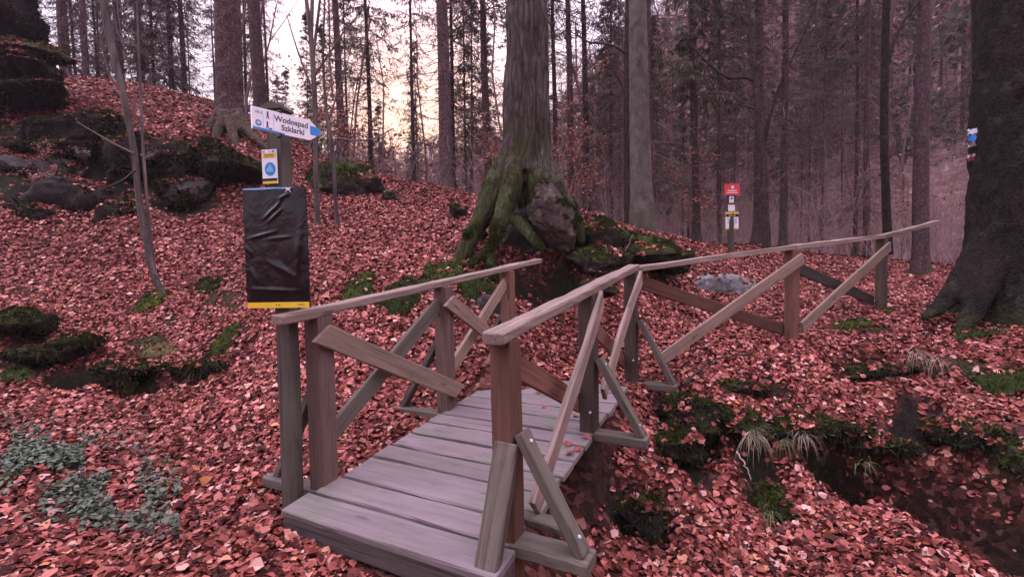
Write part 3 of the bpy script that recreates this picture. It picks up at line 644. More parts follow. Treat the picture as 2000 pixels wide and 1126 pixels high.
# --- far post with the red plate beyond the railing
rb_ = at(1428, 478, 10.6); rb_[2] = gz(rb_[0], rb_[1])
rp = thing('signpost', 'dark post carrying a red plate above small white notices among the trees', 'signpost', tuple(rb_))
RF = Face(at(1430, 370, 10.6), [1, .1, 0], [0, 0, 1], rb_); k_ = 10.6/922
rtop = RF.O[2]
obj('post', beam_mesh('post', rb_-np.array([0, 0, .3]), np.array([rb_[0]+.0, rb_[1]+.07, rtop+.05]), .11, .09, [0, 1, 0], origin=rb_), WOOD_DARK, rp)
ry = RF.rect('red_plate', 0, 0, 31*k_, 22*k_, -.012, .0, RED, rp)
RF.disc('emblem', 1*k_, 4.5*k_, 3*k_, .0008, .002, WHITE, ry); RF.rect('ink_line', 0, -2*k_, 18*k_, 1.6*k_, .0008, .002, WHITE, ry); RF.rect('ink_line', 0, -6*k_, 22*k_, 1.6*k_, .0008, .002, WHITE, ry)
n1 = RF.rect('notice', -1*k_, -19.5*k_, 9*k_, 13*k_, -.012, .0, WHITE, rp); RF.rect('yellow_band', -1*k_, -25*k_, 9*k_, 2.5*k_, .0008, .002, YELLOW, n1); RF.disc('emblem', -1*k_, -17*k_, 2.6*k_, .0008, .002, BLUE, n1)
n1 = RF.rect('notice', -1*k_, -34.5*k_, 13.5*k_, 14*k_, -.012, .0, WHITE, rp); RF.rect('black_band', -1*k_, -28.3*k_, 13.5*k_, 1.6*k_, .0008, .002, BLACK, n1)
n1 = RF.rect('notice', 0, -60*k_, 26.5*k_, 34*k_, -.012, .0, WHITE, rp)
RF.rect('yellow_band', 0, -45*k_, 26.5*k_, 3.6*k_, .0008, .002, YELLOW, n1); RF.rect('black_band', 0, -50*k_, 26.5*k_, 5.5*k_, .0008, .002, BLACK, n1); RF.rect('yellow_band', 0, -75.3*k_, 26.5*k_, 3*k_, .0008, .002, YELLOW, n1)
RF.rect('ink_line', 0, -50*k_, 14*k_, 1.5*k_, .003, .004, YELLOW, n1)
for i in range(4): RF.rect('ink_line', 0, (-57-3.4*i)*k_, (20, 17, 20, 12)[i]*k_, 1.1*k_, .0008, .002, GREYINK, n1)
# ------------------------------------------------------------------ rocks, moss cushions, grass
def ico(sub):
    import bmesh
    b = bmesh.new(); bmesh.ops.create_icosphere(b, subdivisions=sub, radius=1); V = np.array([v.co[:] for v in b.verts]); Fc = np.array([[v.index for v in f.verts] for f in b.faces]); b.free(); return V, Fc
ICO = {k: ico(k) for k in (4, 5)}
ROCKLEAF = []      # surface samples for leaves lying on rocks
def fuzz(P, N, L_, seed, lean=.7):
    """tiny moss shoots standing on points P"""
    r = np.random.default_rng(seed); n = len(P); d_ = N*1. + r.normal(0, lean, (n, 3)); d_ /= np.linalg.norm(d_, axis=1)[:, None]
    s_ = np.cross(d_, r.normal(0, 1, (n, 3))); s_ /= np.maximum(1e-6, np.linalg.norm(s_, axis=1))[:, None]; l = (L_*r.uniform(.4, 1.3, n))[:, None]
    V = np.stack([P-s_*l*.16, P+s_*l*.16, P+d_*l], 1).reshape(-1, 3); return V, [np.arange(n)[:, None]*3+np.array([[0, 1, 2]])]
def face_samples(V, Fc, n, r, cond):
    a, b_, c_ = V[Fc[:, 0]], V[Fc[:, 1]], V[Fc[:, 2]]; N = np.cross(b_-a, c_-a); A = np.linalg.norm(N, axis=1); N = N/np.maximum(1e-12, A)[:, None]
    w_ = A*cond(N, (a+b_+c_)/3); 
    if w_.sum() <= 0: return np.zeros((0, 3)), np.zeros((0, 3))
    i = r.choice(len(Fc), n, p=w_/w_.sum()); u = r.uniform(0, 1, (n, 2)); sw = u.sum(1) > 1; u[sw] = 1-u[sw]
    return a[i]+(b_[i]-a[i])*u[:, :1]+(c_[i]-a[i])*u[:, 1:], N[i]
def rock(name, label, cat, px, py, Y, wpx, hpx, dep, mat, group, seed=0, rough=.22, sink=.3, rot=0., ledge=0., freq=1.3, sub=5, cuts=16, tilt=0., moss=None, leaves=None):
    """lump whose outline is wpx by hpx in the survey photograph at distance Y; dep = depth in metres"""
    k = Y/F; c_ = at(px, py, Y); sx, sz = wpx*k/2, hpx*k/2; r = np.random.default_rng(seed+500)
    V, Fc = ICO[sub]; V = V.copy()
    V = np.sign(V)*np.abs(V)**.75; V /= np.maximum(1, np.abs(V).max())
    n = fbm(V*freq+seed*5.3, 4, seed); V = V*(1+rough*n)[:, None]
    for _ in range(cuts):      # broken faces
        q = r.normal(0, 1, 3); q /= np.linalg.norm(q); dd = r.uniform(.46, .9); V = V - q*np.maximum(0, V@q-dd)[:, None]*.92
    if ledge:
        st_ = np.floor(V[:, 2]*3.2+seed + .5*vnoise(V*1.5+seed)); V[:, :2] *= (1+ledge*(_h(st_, st_*0, st_*0, seed)-.5))[:, None]
    V /= np.abs(V).max(0)
    V = V*np.array([sx, dep/2, sz]); sc_ = (sx*sz)**.5
    U = V/np.maximum(1e-6, np.linalg.norm(V, axis=1))[:, None]
    V += U*(.2*sc_*fbm(V*(1.6/sc_)+seed, 3, seed+2) + .17*sc_*(np.abs(fbm(V*(3.4/sc_)+seed, 4, seed+3))-.25) + .018*fbm(V*20+seed, 3, seed+6))[:, None]
    ca, sa = math.cos(tilt), math.sin(tilt); V = np.c_[V[:, 0]*ca-V[:, 2]*sa, V[:, 1], V[:, 0]*sa+V[:, 2]*ca]
    base = c_-np.array([0, 0, sz])
    V = V+np.array([0, 0, sz])
    o = obj(name, mk(name, V, [Fc], smooth=True), mat, None, tuple(base))
    if moss is None: moss = 1. if mat in (MOSS, MOSSY) else .45 if mat is ROCKM else 0
    area = sx*max(sz, dep/2)*4
    if moss:
        lo_ = .15 if moss > .9 else .45
        P, N = face_samples(V, Fc, int(min(9000, 5200*area*moss/(Y/8)**1.2)), r, lambda N, C: np.clip((N[:, 2]-lo_)*3, 0, 1)*np.clip(.4+2.5*fbm(C*3/sc_+seed, 3, seed+8), 0, 1))
        if len(P): obj('moss_cover', mk('moss_cover', *fuzz(P, N, .022+.0022*Y, seed)), MOSSFUZZ, o)
    if group == GR:
        P, N = face_samples(V, Fc, int(1500*area), r, lambda N, C: np.clip(.25+2.2*fbm(C*3+seed, 3, seed+4), 0, 1)); obj('dead_moss', mk('dead_moss', *fuzz(P, N-np.array([0, 0, .4]), .09, seed+1, .9)), SOILFUZZ, o)
    if cat == 'earth clod':
        P, N = face_samples(V, Fc, int(4200*area), r, lambda N, C: np.ones(len(N))); obj('root_hair', mk('root_hair', *fuzz(P, N-np.array([0, 0, .5]), .05, seed+1, .8)), SOILFUZZ, o)
    lv = leaves if leaves is not None else ((1.3 if group == GR else .6) if Y > 6.5 else .25)
    if lv:
        P, N = face_samples(V, Fc, int(260*area*lv), r, lambda N, C: np.clip((N[:, 2]-.5)*3, 0, 1)*np.clip(.2+3*fbm(C*2.2/sc_+seed, 3, seed+9), 0, 1))
        ROCKLEAF.append(np.c_[P+base, N])
    return tag(o, label, cat, group)
GR = 'rocks of the left outcrop'
R = rock
R('rock', 'tall dark rock pillar in the top left corner above the bulging rock', 'rock', -30, 20, 10.5, 190, 230, 1.5, ROCKM, GR, 3, .30, ledge=.35, cuts=24)
R('rock', 'bulging dark rock overhanging the left ridge to the right', 'rock', 28, 122, 10.3, 215, 128, 1.5, ROCKM, GR, 4, .32, ledge=.4, cuts=24, tilt=-.12)
R('rock', 'low leaf strewn rock at the foot of the bulging rock', 'rock', 30, 182, 10.2, 220, 56, 1.2, ROCKM, GR, 7, .3, ledge=.3)
R('rock', 'long dark ledge of rock with a mossy lip below the left ridge', 'rock', 150, 268, 10.1, 340, 105, 1.3, ROCKM, GR, 5, .3, ledge=.2)
R('rock', 'low dark rock shelf in shade under the mossy ledge', 'rock', 75, 345, 9.6, 270, 115, 1.0, ROCK_DARK, GR, 6, .3, ledge=.3)
R('rock', 'dark rock block beside the leaning sapling', 'rock', 275, 318, 9.7, 170, 125, 1.0, ROCKM, GR, 8, .3, ledge=.25)
R('rock', 'rounded dark boulder with leaves and moss on top under the thick reddish spruce', 'boulder', 446, 328, 9.5, 150, 112, 1.3, ROCKM, GR, 9, .2, tilt=-.12)
R('rock', 'knotty mossy rock left of the rounded boulder', 'rock', 375, 322, 9.5, 84, 115, .7, ROCKM, GR, 10, .35)
R('rock', 'dark jagged rock low on the left slope', 'rock', 130, 400, 9.05, 200, 105, .9, ROCK_DARK, GR, 12, .35, ledge=.3)
R('rock', 'mossy black block at the bottom of the left outcrop', 'rock', 75, 428, 8.75, 125, 70, .7, ROCKM, GR, 13, .3)
R('rock', 'upright mossy block behind the leaning sapling', 'rock', 238, 425, 8.65, 84, 108, .6, ROCKM, GR, 14, .25)
R('rock', 'broken dark stones half buried in leaves below the boulder', 'rock', 362, 388, 9.05, 105, 80, .6, ROCK_DARK, GR, 15, .4)
R('rock', 'grey stone poking out of the dark outcrop', 'rock', 163, 300, 9.55, 34, 28, .3, ROCK_GREY, GR, 16, .25)
R('rock', 'pale edged stone in the left outcrop beside the sapling', 'rock', 300, 303, 9.3, 46, 20, .3, ROCK_GREY, GR, 17, .25)
R('rock', 'big slab boulder with a pale mossy top behind the two thin saplings', 'boulder', 672, 366, 10.5, 158, 92, 1.4, MOSS, 'boulders on the leafy slope', 20, .22, tilt=.14, ledge=.12)
R('rock', 'small mossy stone at the left end of the slab boulder', 'rock', 600, 350, 10.9, 46, 26, .4, MOSS, 'boulders on the leafy slope', 21, .25)
R('rock', 'mossy stone right of the slab boulder', 'rock', 762, 392, 10.2, 48, 38, .5, MOSS, 'boulders on the leafy slope', 22, .25)
R('rock', 'small dark mossy stone on the crest left of the rooted beech', 'rock', 893, 412, 8.6, 38, 30, .4, MOSS, 'boulders on the leafy slope', 23, .25)
R('rock', 'smooth grey stone behind the railing beside the mossy mound', 'rock', 1392, 560, 8.0, 150, 78, .8, ROCK_GREY, 'boulders on the leafy slope', 24, .18, tilt=-.1)
# moss cushions on the left slope
GM = 'moss cushions on the leaves'
def MC(label, px, py, Y, wpx, hpx, seed, mat=None, dep=.35):
    """low cushion that follows the ground under it"""
    r = np.random.default_rng(seed+900); q = at(px, py, Y); x0, y0 = q[0], q[1]; rx = wpx*Y/F/2; ry = min(max(hpx*Y/F*1.0, rx*.35), rx*1.2); n = 44; th = min(.13, max(.05, hpx*Y/F*.45))
    u = np.linspace(-1.15, 1.15, n); X, Yy = np.meshgrid(u, u); X, Yy = X.ravel(), Yy.ravel(); rr = np.hypot(X, Yy)*(1+.75*fbm(np.c_[X*2.1, Yy*2.1, np.full(len(X), seed)], 4, seed))
    gx, gy = x0+X*rx, y0+Yy*ry; h = th*np.sqrt(np.clip(1-rr**2, 0, 1))*(1+.45*fbm(np.c_[gx*9, gy*9, np.zeros(len(gx))], 3, seed)) - .05*sstep(.9, 1.15, rr)
    V = np.c_[gx, gy, samp(ZG, gx, gy)+h]; base = np.array([x0, y0, gz(x0, y0)]); V -= base
    ii = np.arange(n*n).reshape(n, n); Q_ = np.stack([ii[:-1, :-1], ii[:-1, 1:], ii[1:, 1:], ii[1:, :-1]], -1).reshape(-1, 4); keep = (rr[Q_].min(1) < 1.08); Q_ = Q_[keep]
    T = np.concatenate([Q_[:, :3], Q_[:, [0, 2, 3]]]); P, N = face_samples(V, T, int(min(7000, 26000*rx*ry)), r, lambda N, C: np.ones(len(N)))
    b_ = Bag(); b_.add(V, [Q_]); b_.add(*fuzz(P, N, .028+.0018*Y, seed, .9)); P, N = face_samples(V, T, int(140*rx*ry)+2, r, lambda N, C: np.ones(len(N))); ROCKLEAF.append(np.c_[P+base, N])
    o = obj('moss_cushion', b_.mesh('moss_cushion', smooth=True), MOSSFUZZ, None, tuple(base)); return tag(o, label, 'moss', GM)
MC('flat moss cushion in the leaves beside the wrapped panel', 410, 553, 7.2, 58, 20, 31)
MC('moss cushion above the left handrail', 700, 583, 6.05, 68, 36, 32)
MC('moss cushion between the left railing braces', 785, 610, 5.9, 70, 44, 33)
MC('bright moss cushion on the bank beneath the roots', 872, 528, 6.3, 82, 36, 34)
MC('moss cushion just above the far end of the left handrail', 930, 580, 6.05, 70, 64, 35, MOSS)
MC('small round moss cushion low on the left slope', 440, 678, 5.9, 48, 34, 36)
MC('tiny moss cushion at the foot of the leaning sapling', 300, 590, 6.9, 50, 28, 37)
MC('broad moss cushion above the dark left hollow', 300, 668, 6.0, 100, 18, 38, MOSSY, .5)
MC('moss clump at the far left edge of the slope', 40, 590, 6.5, 90, 24, 39, MOSSY, .6)
MC('dark moss cushion right of the clump at the left edge', 120, 640, 6.2, 70, 22, 139)
MC('ragged moss cushion low at the left edge above the green plants', 20, 730, 5.6, 80, 30, 140)
MC('brownish moss clump on the left edge under the slope', 60, 680, 6.0, 90, 26, 40, MOSS, .6)
MC('flat mossy stone at the foot of the last fence post', 1726, 616, 6.85, 42, 16, 41)
MC('long moss cushion in front of the fence', 1666, 634, 6.3, 84, 22, 42)
R('rock', 'mossy clod at the right edge of the gully bank', 'earth clod', 1975, 890, 4.1, 130, 90, .5, MOSS, 'clods of the right bank', 43, .35)
R('rock', 'mossy stump like clod in the right gully', 'earth clod', 1512, 1010, 3.75, 84, 120, .35, MOSS, 'clods of the right bank', 44, .35)
MC('brownish moss cushion under the massive spruce', 1905, 655, 5.7, 90, 24, 45, MOSS, .3)
MC('dark moss cushion right of the drooping grass', 1960, 770, 4.9, 110, 40, 46, MOSS, .4)
# mossy mound right of the big beech
GD = 'rocks of the mound at the beech'
R('rock', 'mossy topped rock pile right of the rooted beech', 'rock', 1175, 462, 7.3, 140, 96, 1.1, MOSS, GD, 50, .35, ledge=.2)
R('rock', 'long mossy ledge running down the mound to the right', 'rock', 1240, 488, 7.5, 230, 84, 1.0, MOSS, GD, 51, .35, ledge=.25, tilt=-.16)
R('rock', 'mossy block low on the mound in front of the beech', 'rock', 1165, 508, 6.85, 130, 74, .8, MOSS, GD, 52, .35, ledge=.2)
R('rock', 'dark rock at the low right end of the mound', 'rock', 1305, 510, 7.5, 120, 50, .8, ROCKM, GD, 53, .3, tilt=-.1)
R('rock', 'small mossy rock left of the beech roots', 'rock', 925, 470, 7.3, 60, 60, .5, MOSS, GD, 54, .3)
R('rock', 'dark stone under the bank below the beech', 'rock', 960, 600, 5.75, 80, 60, .4, ROCK_DARK, GD, 55, .35)
R('rock', 'dark wet stone behind the corner of the railing', 'rock', 1160, 560, 6.0, 90, 44, .4, ROCKM, GD, 56, .3)
R('rock', 'pale stone in the leaves by the left handrail', 'rock', 937, 549, 6.2, 40, 22, .2, ROCK_GREY, GD, 57, .25)

R('rock', 'dark mossy lip hanging over the left hollow', 'earth clod', 235, 720, 5.75, 170, 38, .45, ROCKM, 'clods of the left hollow', 77, .3, moss=.7, leaves=1.2)
R('rock', 'dark mossy lip at the right end of the left hollow', 'earth clod', 400, 718, 5.65, 150, 36, .4, ROCKM, 'clods of the left hollow', 78, .3, moss=.7, leaves=1.2)
R('rock', 'mossy black lip at the left end of the left hollow', 'earth clod', 90, 694, 5.9, 150, 40, .45, ROCKM, 'clods of the left hollow', 79, .3, moss=.9, leaves=.8)
R('rock', 'broad mossy bank edge at the far left above the green plants', 'earth clod', 30, 628, 6.25, 170, 64, .6, MOSS, 'clods of the left hollow', 80, .3, moss=1, leaves=1.)
R('rock', 'mossy bank edge between the far left bank and the left hollow', 'earth clod', 150, 664, 6.05, 130, 40, .5, MOSS, 'clods of the left hollow', 81, .3, moss=1, leaves=1.)
R('rock', 'dark lip joining the corner bank edge to the hanging grass', 'earth clod', 1432, 822, 4.4, 130, 60, .5, ROCKM, 'clods of the right bank', 82, .3, moss=.8, leaves=1.1)
R('rock', 'dark lip between the two leafy lips of the right hollow', 'earth clod', 1648, 846, 4.4, 130, 42, .5, ROCKM, 'clods of the right bank', 83, .3, moss=.8, leaves=1.1)
R('rock', 'low dark bank edge right of the bridge foot', 'earth clod', 1330, 870, 4.1, 100, 70, .5, ROCKM, 'clods of the right bank', 84, .3, moss=.8, leaves=1.1)
# leaf covered clods that overhang the gully
GC = 'clods of the right bank'
R('rock', 'dark overhanging earth lip beside the pale hanging grass', 'earth clod', 1570, 836, 4.35, 170, 46, .5, ROCKM, GC, 70, .3, moss=.5, leaves=1.2)
R('rock', 'leafy earth lip over the black right hollow', 'earth clod', 1725, 868, 4.35, 170, 50, .5, ROCKM, GC, 71, .3, moss=.3, leaves=1.2)
R('rock', 'steep dark mossy bank edge next to the corner of the railing', 'earth clod', 1352, 808, 4.45, 110, 90, .6, ROCKM, GC, 72, .3, moss=.8, leaves=1.1)
R('rock', 'low leafy clod at the foot of the fence bank', 'earth clod', 1440, 760, 4.85, 150, 56, .5, ROCKM, GC, 73, .3, moss=.4, leaves=1.0)
R('rock', 'mossy dark clod right of the bridge foot', 'earth clod', 1255, 1000, 3.5, 100, 80, .35, ROCKM, GC, 74, .3, moss=.9, leaves=.8)
R('rock', 'earth clod between the two right hollows', 'earth clod', 1870, 846, 4.35, 150, 60, .6, ROCKM, GC, 75, .3, moss=.5, leaves=1.0)
R('rock', 'small black clod under the drooping grass', 'earth clod', 1735, 722, 5.2, 170, 36, .4, ROCKM, GC, 76, .3, moss=.4, leaves=1.)
# dry grass tufts
def tuft(px, py, Y, n, L_, label, mat, seed, droop=1.):
    r = np.random.default_rng(seed); c_ = at(px, py, Y); b = Bag()
    for i in range(n):
        a = r.uniform(0, 2*PI); l = L_*r.uniform(.5, 1.1); p = np.array([r.normal(0, .03), r.normal(0, .02), 0.]); up = r.uniform(-.1, .7)
        dirv = np.array([math.cos(a)*.6, math.sin(a)*.4-.45, up]); dirv /= np.linalg.norm(dirv); pts = [p]
        for s in range(6): p = p+dirv*l/6; dirv = norm(dirv+np.array([r.normal(0, .05), -.02, -.62*droop])); pts.append(p)
        pts = np.array(pts); side = norm(np.cross(pts[-1]-pts[0], [0, 0, 1]))*r.uniform(.0012, .003); wd = np.array([1, 1, .9, .8, .6, .4, .05])[:, None]
        V = np.concatenate([pts-side*wd, pts+side*wd]); b.add(V, [np.array([(k, k+1, 8+k, 7+k) for k in range(6)])])
    o = obj('grass_tuft', b.mesh('grass_tuft'), mat, None, tuple(c_)); tag(o, label, 'grass', 'dry grass tufts on the right bank')
tuft(1472, 850, 3.95, 60, .30, 'pale dry grass tuft hanging beside the gully hollow', GRASS, 1)
tuft(1475, 840, 3.97, 24, .26, 'thin green grass in the pale tuft', GRASSG, 11)
tuft(1565, 850, 4.2, 46, .28, 'second dry grass tuft right of the pale hanging tuft', GRASS, 2)
tuft(1530, 860, 4.1, 26, .26, 'sparse greenish grass between the two dry tufts', GRASSG, 3)
tuft(1790, 690, 5.05, 40, .36, 'drooping dry grass under the root of the big spruce', GRASS, 4)
tuft(1830, 700, 5.0, 24, .34, 'wispy dry grass right of the drooping tuft', GRASS, 5)
tuft(1690, 905, 3.9, 18, .20, 'few green blades over the dark right hollow', GRASSG, 6)
tuft(1500, 1000, 3.6, 24, .22, 'grass hanging from the mossy clod in the gully', GRASSG, 7)
tuft(390, 725, 5.6, 30, .25, 'greyish grass hanging over the left hollow', GRASSG, 8)

# ground cover plants at the left (stuff)
r = np.random.default_rng(5); n = 5200
px = np.clip(r.normal(120, 130, n), -160, 345); py = 925 + r.normal(0, 34, n) + (px-150)*.20
ok = fbm(np.c_[px*.016, py*.03, np.zeros(n)], 3, 4) > -.14; px, py = px[ok], py[ok]; n = len(px)
Pq = np.array([atz(a, b, .05) for a, b in zip(px, py)]); zq = samp(ZG, Pq[:, 0], Pq[:, 1]) + r.uniform(.02, .095, n)
V, pl_ = leaf_cloud(Pq[:, 0], Pq[:, 1], zq, np.full(n, .044)*r.uniform(.6, 1.2, n), r.uniform(.2, .7, n), 0, 9)
bg = Bag(); bg.add(V, pl_)
sl_ = slice(0, n, 4); ss = np.c_[Pq[sl_, :2], samp(ZG, Pq[sl_, 0], Pq[sl_, 1])]; ee = np.c_[Pq[sl_, :2]+r.normal(0, .015, (len(ss), 2)), zq[sl_]]
bg.add(*[(v, [q]) for v, q in [tubes(ss, ee, .0015, .001)]][0])
kind(obj('ground_cover', bg.mesh('ground_cover'), GREENLEAF), 'stuff')

# leaves that lie on the rocks, then the whole litter as one carpet
RL = np.concatenate(ROCKLEAF); LEAFBAG.add(*leaf_cloud(RL[:, 0], RL[:, 1], RL[:, 2]+.012, np.full(len(RL), .066), np.full(len(RL), .4), 0, 3, RL[:, 3:]))
kind(obj('leaf_litter', LEAFBAG.mesh('leaf_litter'), LEAF), 'stuff')
# moss and fine dead stuff on the bare earth
r = np.random.default_rng(61); n = 420000; y = r.uniform(2.2, 10.5, n); x = r.uniform(-1, 1, n)*(1.12*y+1); bb = samp(BG, x, y); ms = samp(MG, x, y)
ok = (r.uniform(0, 1, n) < bb*(.35+.65*ms)*np.clip(1.2*(6/y)**1.0, 0, 1)) & ~on_deck(x, y); x, y = x[ok], y[ok]
P = np.c_[x, y, samp(ZG, x, y)-.002]; kind(obj('ground_moss', mk('ground_moss', *fuzz(P, np.tile([0, 0, .7], (len(P), 1)), .028, 5, .8)), SOILFUZZ), 'stuff')
# thin roots and sticks
def stick(pts, rad, label, mat, grp='sticks and roots in the litter', name='stick'):
    P = smooth_path(np.array([(*at(a, b_, Y), 0) for a, b_, Y in pts])[:, :3], 14); P += np.random.default_rng(int(pts[0][0])).normal(0, rad*.8, P.shape)
    V, pl_ = tube_path(P, np.linspace(rad, rad*.45, len(P)), 6); c_ = P.mean(0); tag(obj(name, mk(name, V-c_, pl_, smooth=True), mat, None, tuple(c_)), label, name, grp)

stick([(432, 566, 7.0), (455, 553, 7.0), (478, 541, 7.0)], .011, 'pale stick lying in the leaves left of the wrapped panel', TWIG_PALE)
stick([(1335, 750, 4.6), (1385, 706, 4.95), (1450, 690, 5.1), (1500, 702, 5.1)], .014, 'thin root running along the lip of the right bank', BARK_DARK, name='root')
stick([(1206, 522, 6.7), (1222, 490, 6.7), (1236, 458, 6.7)], .006, 'thin upright twig in front of the mossy mound', TWIG_PALE)
stick([(1438, 880, 3.85), (1455, 906, 3.75), (1468, 938, 3.7)], .008, 'short stick leaning in the gully left of the mossy stump', TWIG_PALE)
stick([(775, 385, 9.9), (800, 398, 9.9), (818, 404, 9.9)], .014, 'short stick beside the mossy stone on the slope', TWIG)
stick([(1250, 690, 5.6), (1300, 668, 5.8), (1340, 660, 5.9)], .007, 'thin twig on the leafy path behind the railing', TWIG)
stick([(230, 1010, 3.1), (300, 1032, 3.0), (352, 1026, 3.0)], .006, 'thin twig among the leaves beside the green plants', TWIG)
# ------------------------------------------------------------------ trees
def obl(x): return 1/math.sqrt(1+((x-1000)/F)**2)      # a round trunk off to the side looks wider than it is
def limb(b, pts, k=10, n=None, rough=.0, seed=0):
    """pts: survey pixel x, y, distance, radius in survey pixels"""
    q = np.array([(*at(x, y, Y), rp*Y/F*obl(x)) for x, y, Y, rp in pts]); q = smooth_path(q, n or len(pts)*4)
    b.add(*tube_path(q[:, :3], q[:, 3], k, rough, seed))
def remesh(bag, name, voxel, org, it=2, amp=.012, freq=7, seed=1, stretch=.3):
    me = bag.mesh(name); o = bpy.data.objects.new(name, me); COL.objects.link(o)
    m = o.modifiers.new('r', 'REMESH'); m.mode = 'VOXEL'; m.voxel_size = voxel
    s_ = o.modifiers.new('s', 'SMOOTH'); s_.iterations = it; s_.factor = .5
    dg = bpy.context.evaluated_depsgraph_get(); dg.update(); m2 = bpy.data.meshes.new_from_object(o.evaluated_get(dg)); bpy.data.objects.remove(o)
    n = len(m2.vertices); V = np.empty(n*3, np.float32); m2.vertices.foreach_get('co', V); V = V.reshape(-1, 3).astype(float)
    N_ = np.empty(n*3, np.float32); m2.vertices.foreach_get('normal', N_); N_ = N_.reshape(-1, 3)
    d_ = 1-2*np.abs(fbm(V*np.array([freq, freq, freq*stretch]), 4, seed))
    V = V + N_*(amp*(d_-.5)*2)[:, None] - np.asarray(org)
    m2.vertices.foreach_set('co', np.ascontiguousarray(V, dtype=np.float32).ravel()); m2.polygons.foreach_set('use_smooth', np.ones(len(m2.polygons), bool)); m2.update(); m2.name = name
    return m2

# ---- crowns (shared meshes)
def spruce_crown(name, H, dead0, live0, seed, Lmax=2.4, dens=1., needle=1.):
    r = np.random.default_rng(seed); A = []; Bq = []; RA = []; RB = []; NP = []; ND = []; NL = []
    z = dead0
    while z < H-.3:
        live = z > live0 + r.normal(0, .8)
        f = (H-z)/(H-live0) if z > live0 else 1.
        for k in range(r.poisson(2.3*dens)+1):
            az = r.uniform(0, 2*PI); L_ = (Lmax*min(1, f*.95+.1)*r.uniform(.6, 1.1)) if live else Lmax*r.uniform(.18, .85)
            p = np.array([0, 0, z+r.normal(0, .1)]); el = r.uniform(-.25, .25) if live else r.uniform(-.5, .15)
            rad = .006+.005*L_; ns = 5; hd = np.array([math.cos(az), math.sin(az), 0]); sd = np.array([-math.sin(az), math.cos(az), 0])
            for s in range(ns):
                el_ = el - .25*math.sin(PI*s/ns) + (.35 if s > 3 else 0); d_ = hd*math.cos(el_)+np.array([0, 0, math.sin(el_)])+sd*r.normal(0, .12); q = p+d_*L_/ns
                A.append(p); Bq.append(q); RA.append(rad*(1-s/ns)+.003); RB.append(rad*(1-(s+1)/ns)+.003)
                for side in (-1, 1):
                    for j in range(2 if live else (1 if r.random() < .95 else 0)):
                        b0 = p+(q-p)*r.random(); tl = L_*r.uniform(.1, .3)*(1.1-s/ns*.5); td = norm(d_*.6+sd*side*r.uniform(.5, 1.)+np.array([0, 0, r.uniform(-.7, .1)])); b1 = b0+td*tl
                        A.append(b0); Bq.append(b1); RA.append(.005); RB.append(.0025)
                        if not live and r.random() < .5:
                            m_ = b0+(b1-b0)*.5; A.append(m_); Bq.append(m_+norm(td+r.normal(0, .6, 3))*tl*.5); RA.append(.0035); RB.append(.002)
                        if live and r.random() < needle:
                            for q_ in range(9):
                                NP.append(b0+(b1-b0)*r.uniform(.05, 1.1)+r.normal(0, .02, 3)); ND.append(norm(td*.8+np.array([0, 0, -.7])+r.normal(0, .4, 3))); NL.append(r.uniform(.10, .26))
                p = q
        z += r.uniform(.18, .42)
    V, Q_ = tubes(np.array(A), np.array(Bq), np.array(RA), np.array(RB)); b = Bag(); b.add(V, [Q_])
    tw = b.mesh(name+'_twigs'); nd = None
    if NP:
        NP = np.array(NP); ND = np.array(ND); NL = np.array(NL); sd = np.cross(ND, r.normal(0, 1, NP.shape)); sd /= np.linalg.norm(sd, axis=1)[:, None]
        w_ = NL*r.uniform(.05, .10, len(NL)); V = np.stack([NP, NP+ND*(NL*.45)[:, None]+sd*w_[:, None], NP+ND*NL[:, None], NP+ND*(NL*.5)[:, None]-sd*w_[:, None]], 1).reshape(-1, 3)
        i_ = np.arange(len(NP))[:, None]*4; nd = mk(name+'_needles', V, [i_+np.array([[0, 1, 2, 3]])])
    return tw, nd
SPR = [spruce_crown('spruce_a', 19, 1.4, 10.5, 1, 2.2, 1.35, .4), spruce_crown('spruce_b', 21, 2.0, 14, 2, 2.3, 1.4, .45), spruce_crown('spruce_c', 14, .9, 4.5, 3, 1.8, .9, .55), spruce_crown('spruce_d', 18, 1.2, 7.0, 4, 2.1, 1.2, .32), spruce_crown('spruce_e', 22, 10.5, 14.5, 5, 2.4, .8, .6)]
def bare_tree(name, H, seed, spread=.5, lv=4, leaves=0, r0=.05, first=.25):
    r = np.random.default_rng(seed); A = []; Bq = []; RA = []; RB = []; LP = []
    def grow(p, d, L_, rad, lev):
        ns = 5 if lev > 1 else 3
        for s in range(ns):
            d = norm(d+r.normal(0, .10+.05*(lv-lev), 3)+np.array([0, 0, .05])); q = p+d*L_/ns; ra = rad*(1-.55*s/ns); rb = rad*(1-.55*(s+1)/ns)
            A.append(p); Bq.append(q); RA.append(ra); RB.append(rb)
            if lev > 0 and (s/ns >= first or lev < lv):
                for j in range(1 if r.random() < .8 else 2):
                    a = r.normal(0, 1, 3); a = norm(a-d*(a@d)); grow(q, norm(d*(1-spread*.6)+a*spread*1.3+np.array([0, 0, .1])), L_*r.uniform(.32, .6), rb*.55, lev-1)
            elif leaves and lev == 0: LP.append(q)
            p = q
    grow(np.zeros(3), np.array([0, 0, 1.]), H, r0, lv)
    V, Q_ = tubes(np.array(A), np.array(Bq), np.maximum(.002, RA), np.maximum(.0015, RB), 4); b = Bag(); b.add(V, [Q_])
    tw = b.mesh(name+'_twigs'); lf = None
    if leaves:
        P = np.repeat(np.array(LP), leaves, axis=0)+r.normal(0, .07, (len(LP)*leaves, 3)); n = len(P)
        V, pl_ = leaf_cloud(P[:, 0], P[:, 1], P[:, 2], np.full(n, .085), np.full(n, .6), 0, seed); b = Bag(); b.add(V, pl_); lf = b.mesh(name+'_leaves')
    return tw, lf
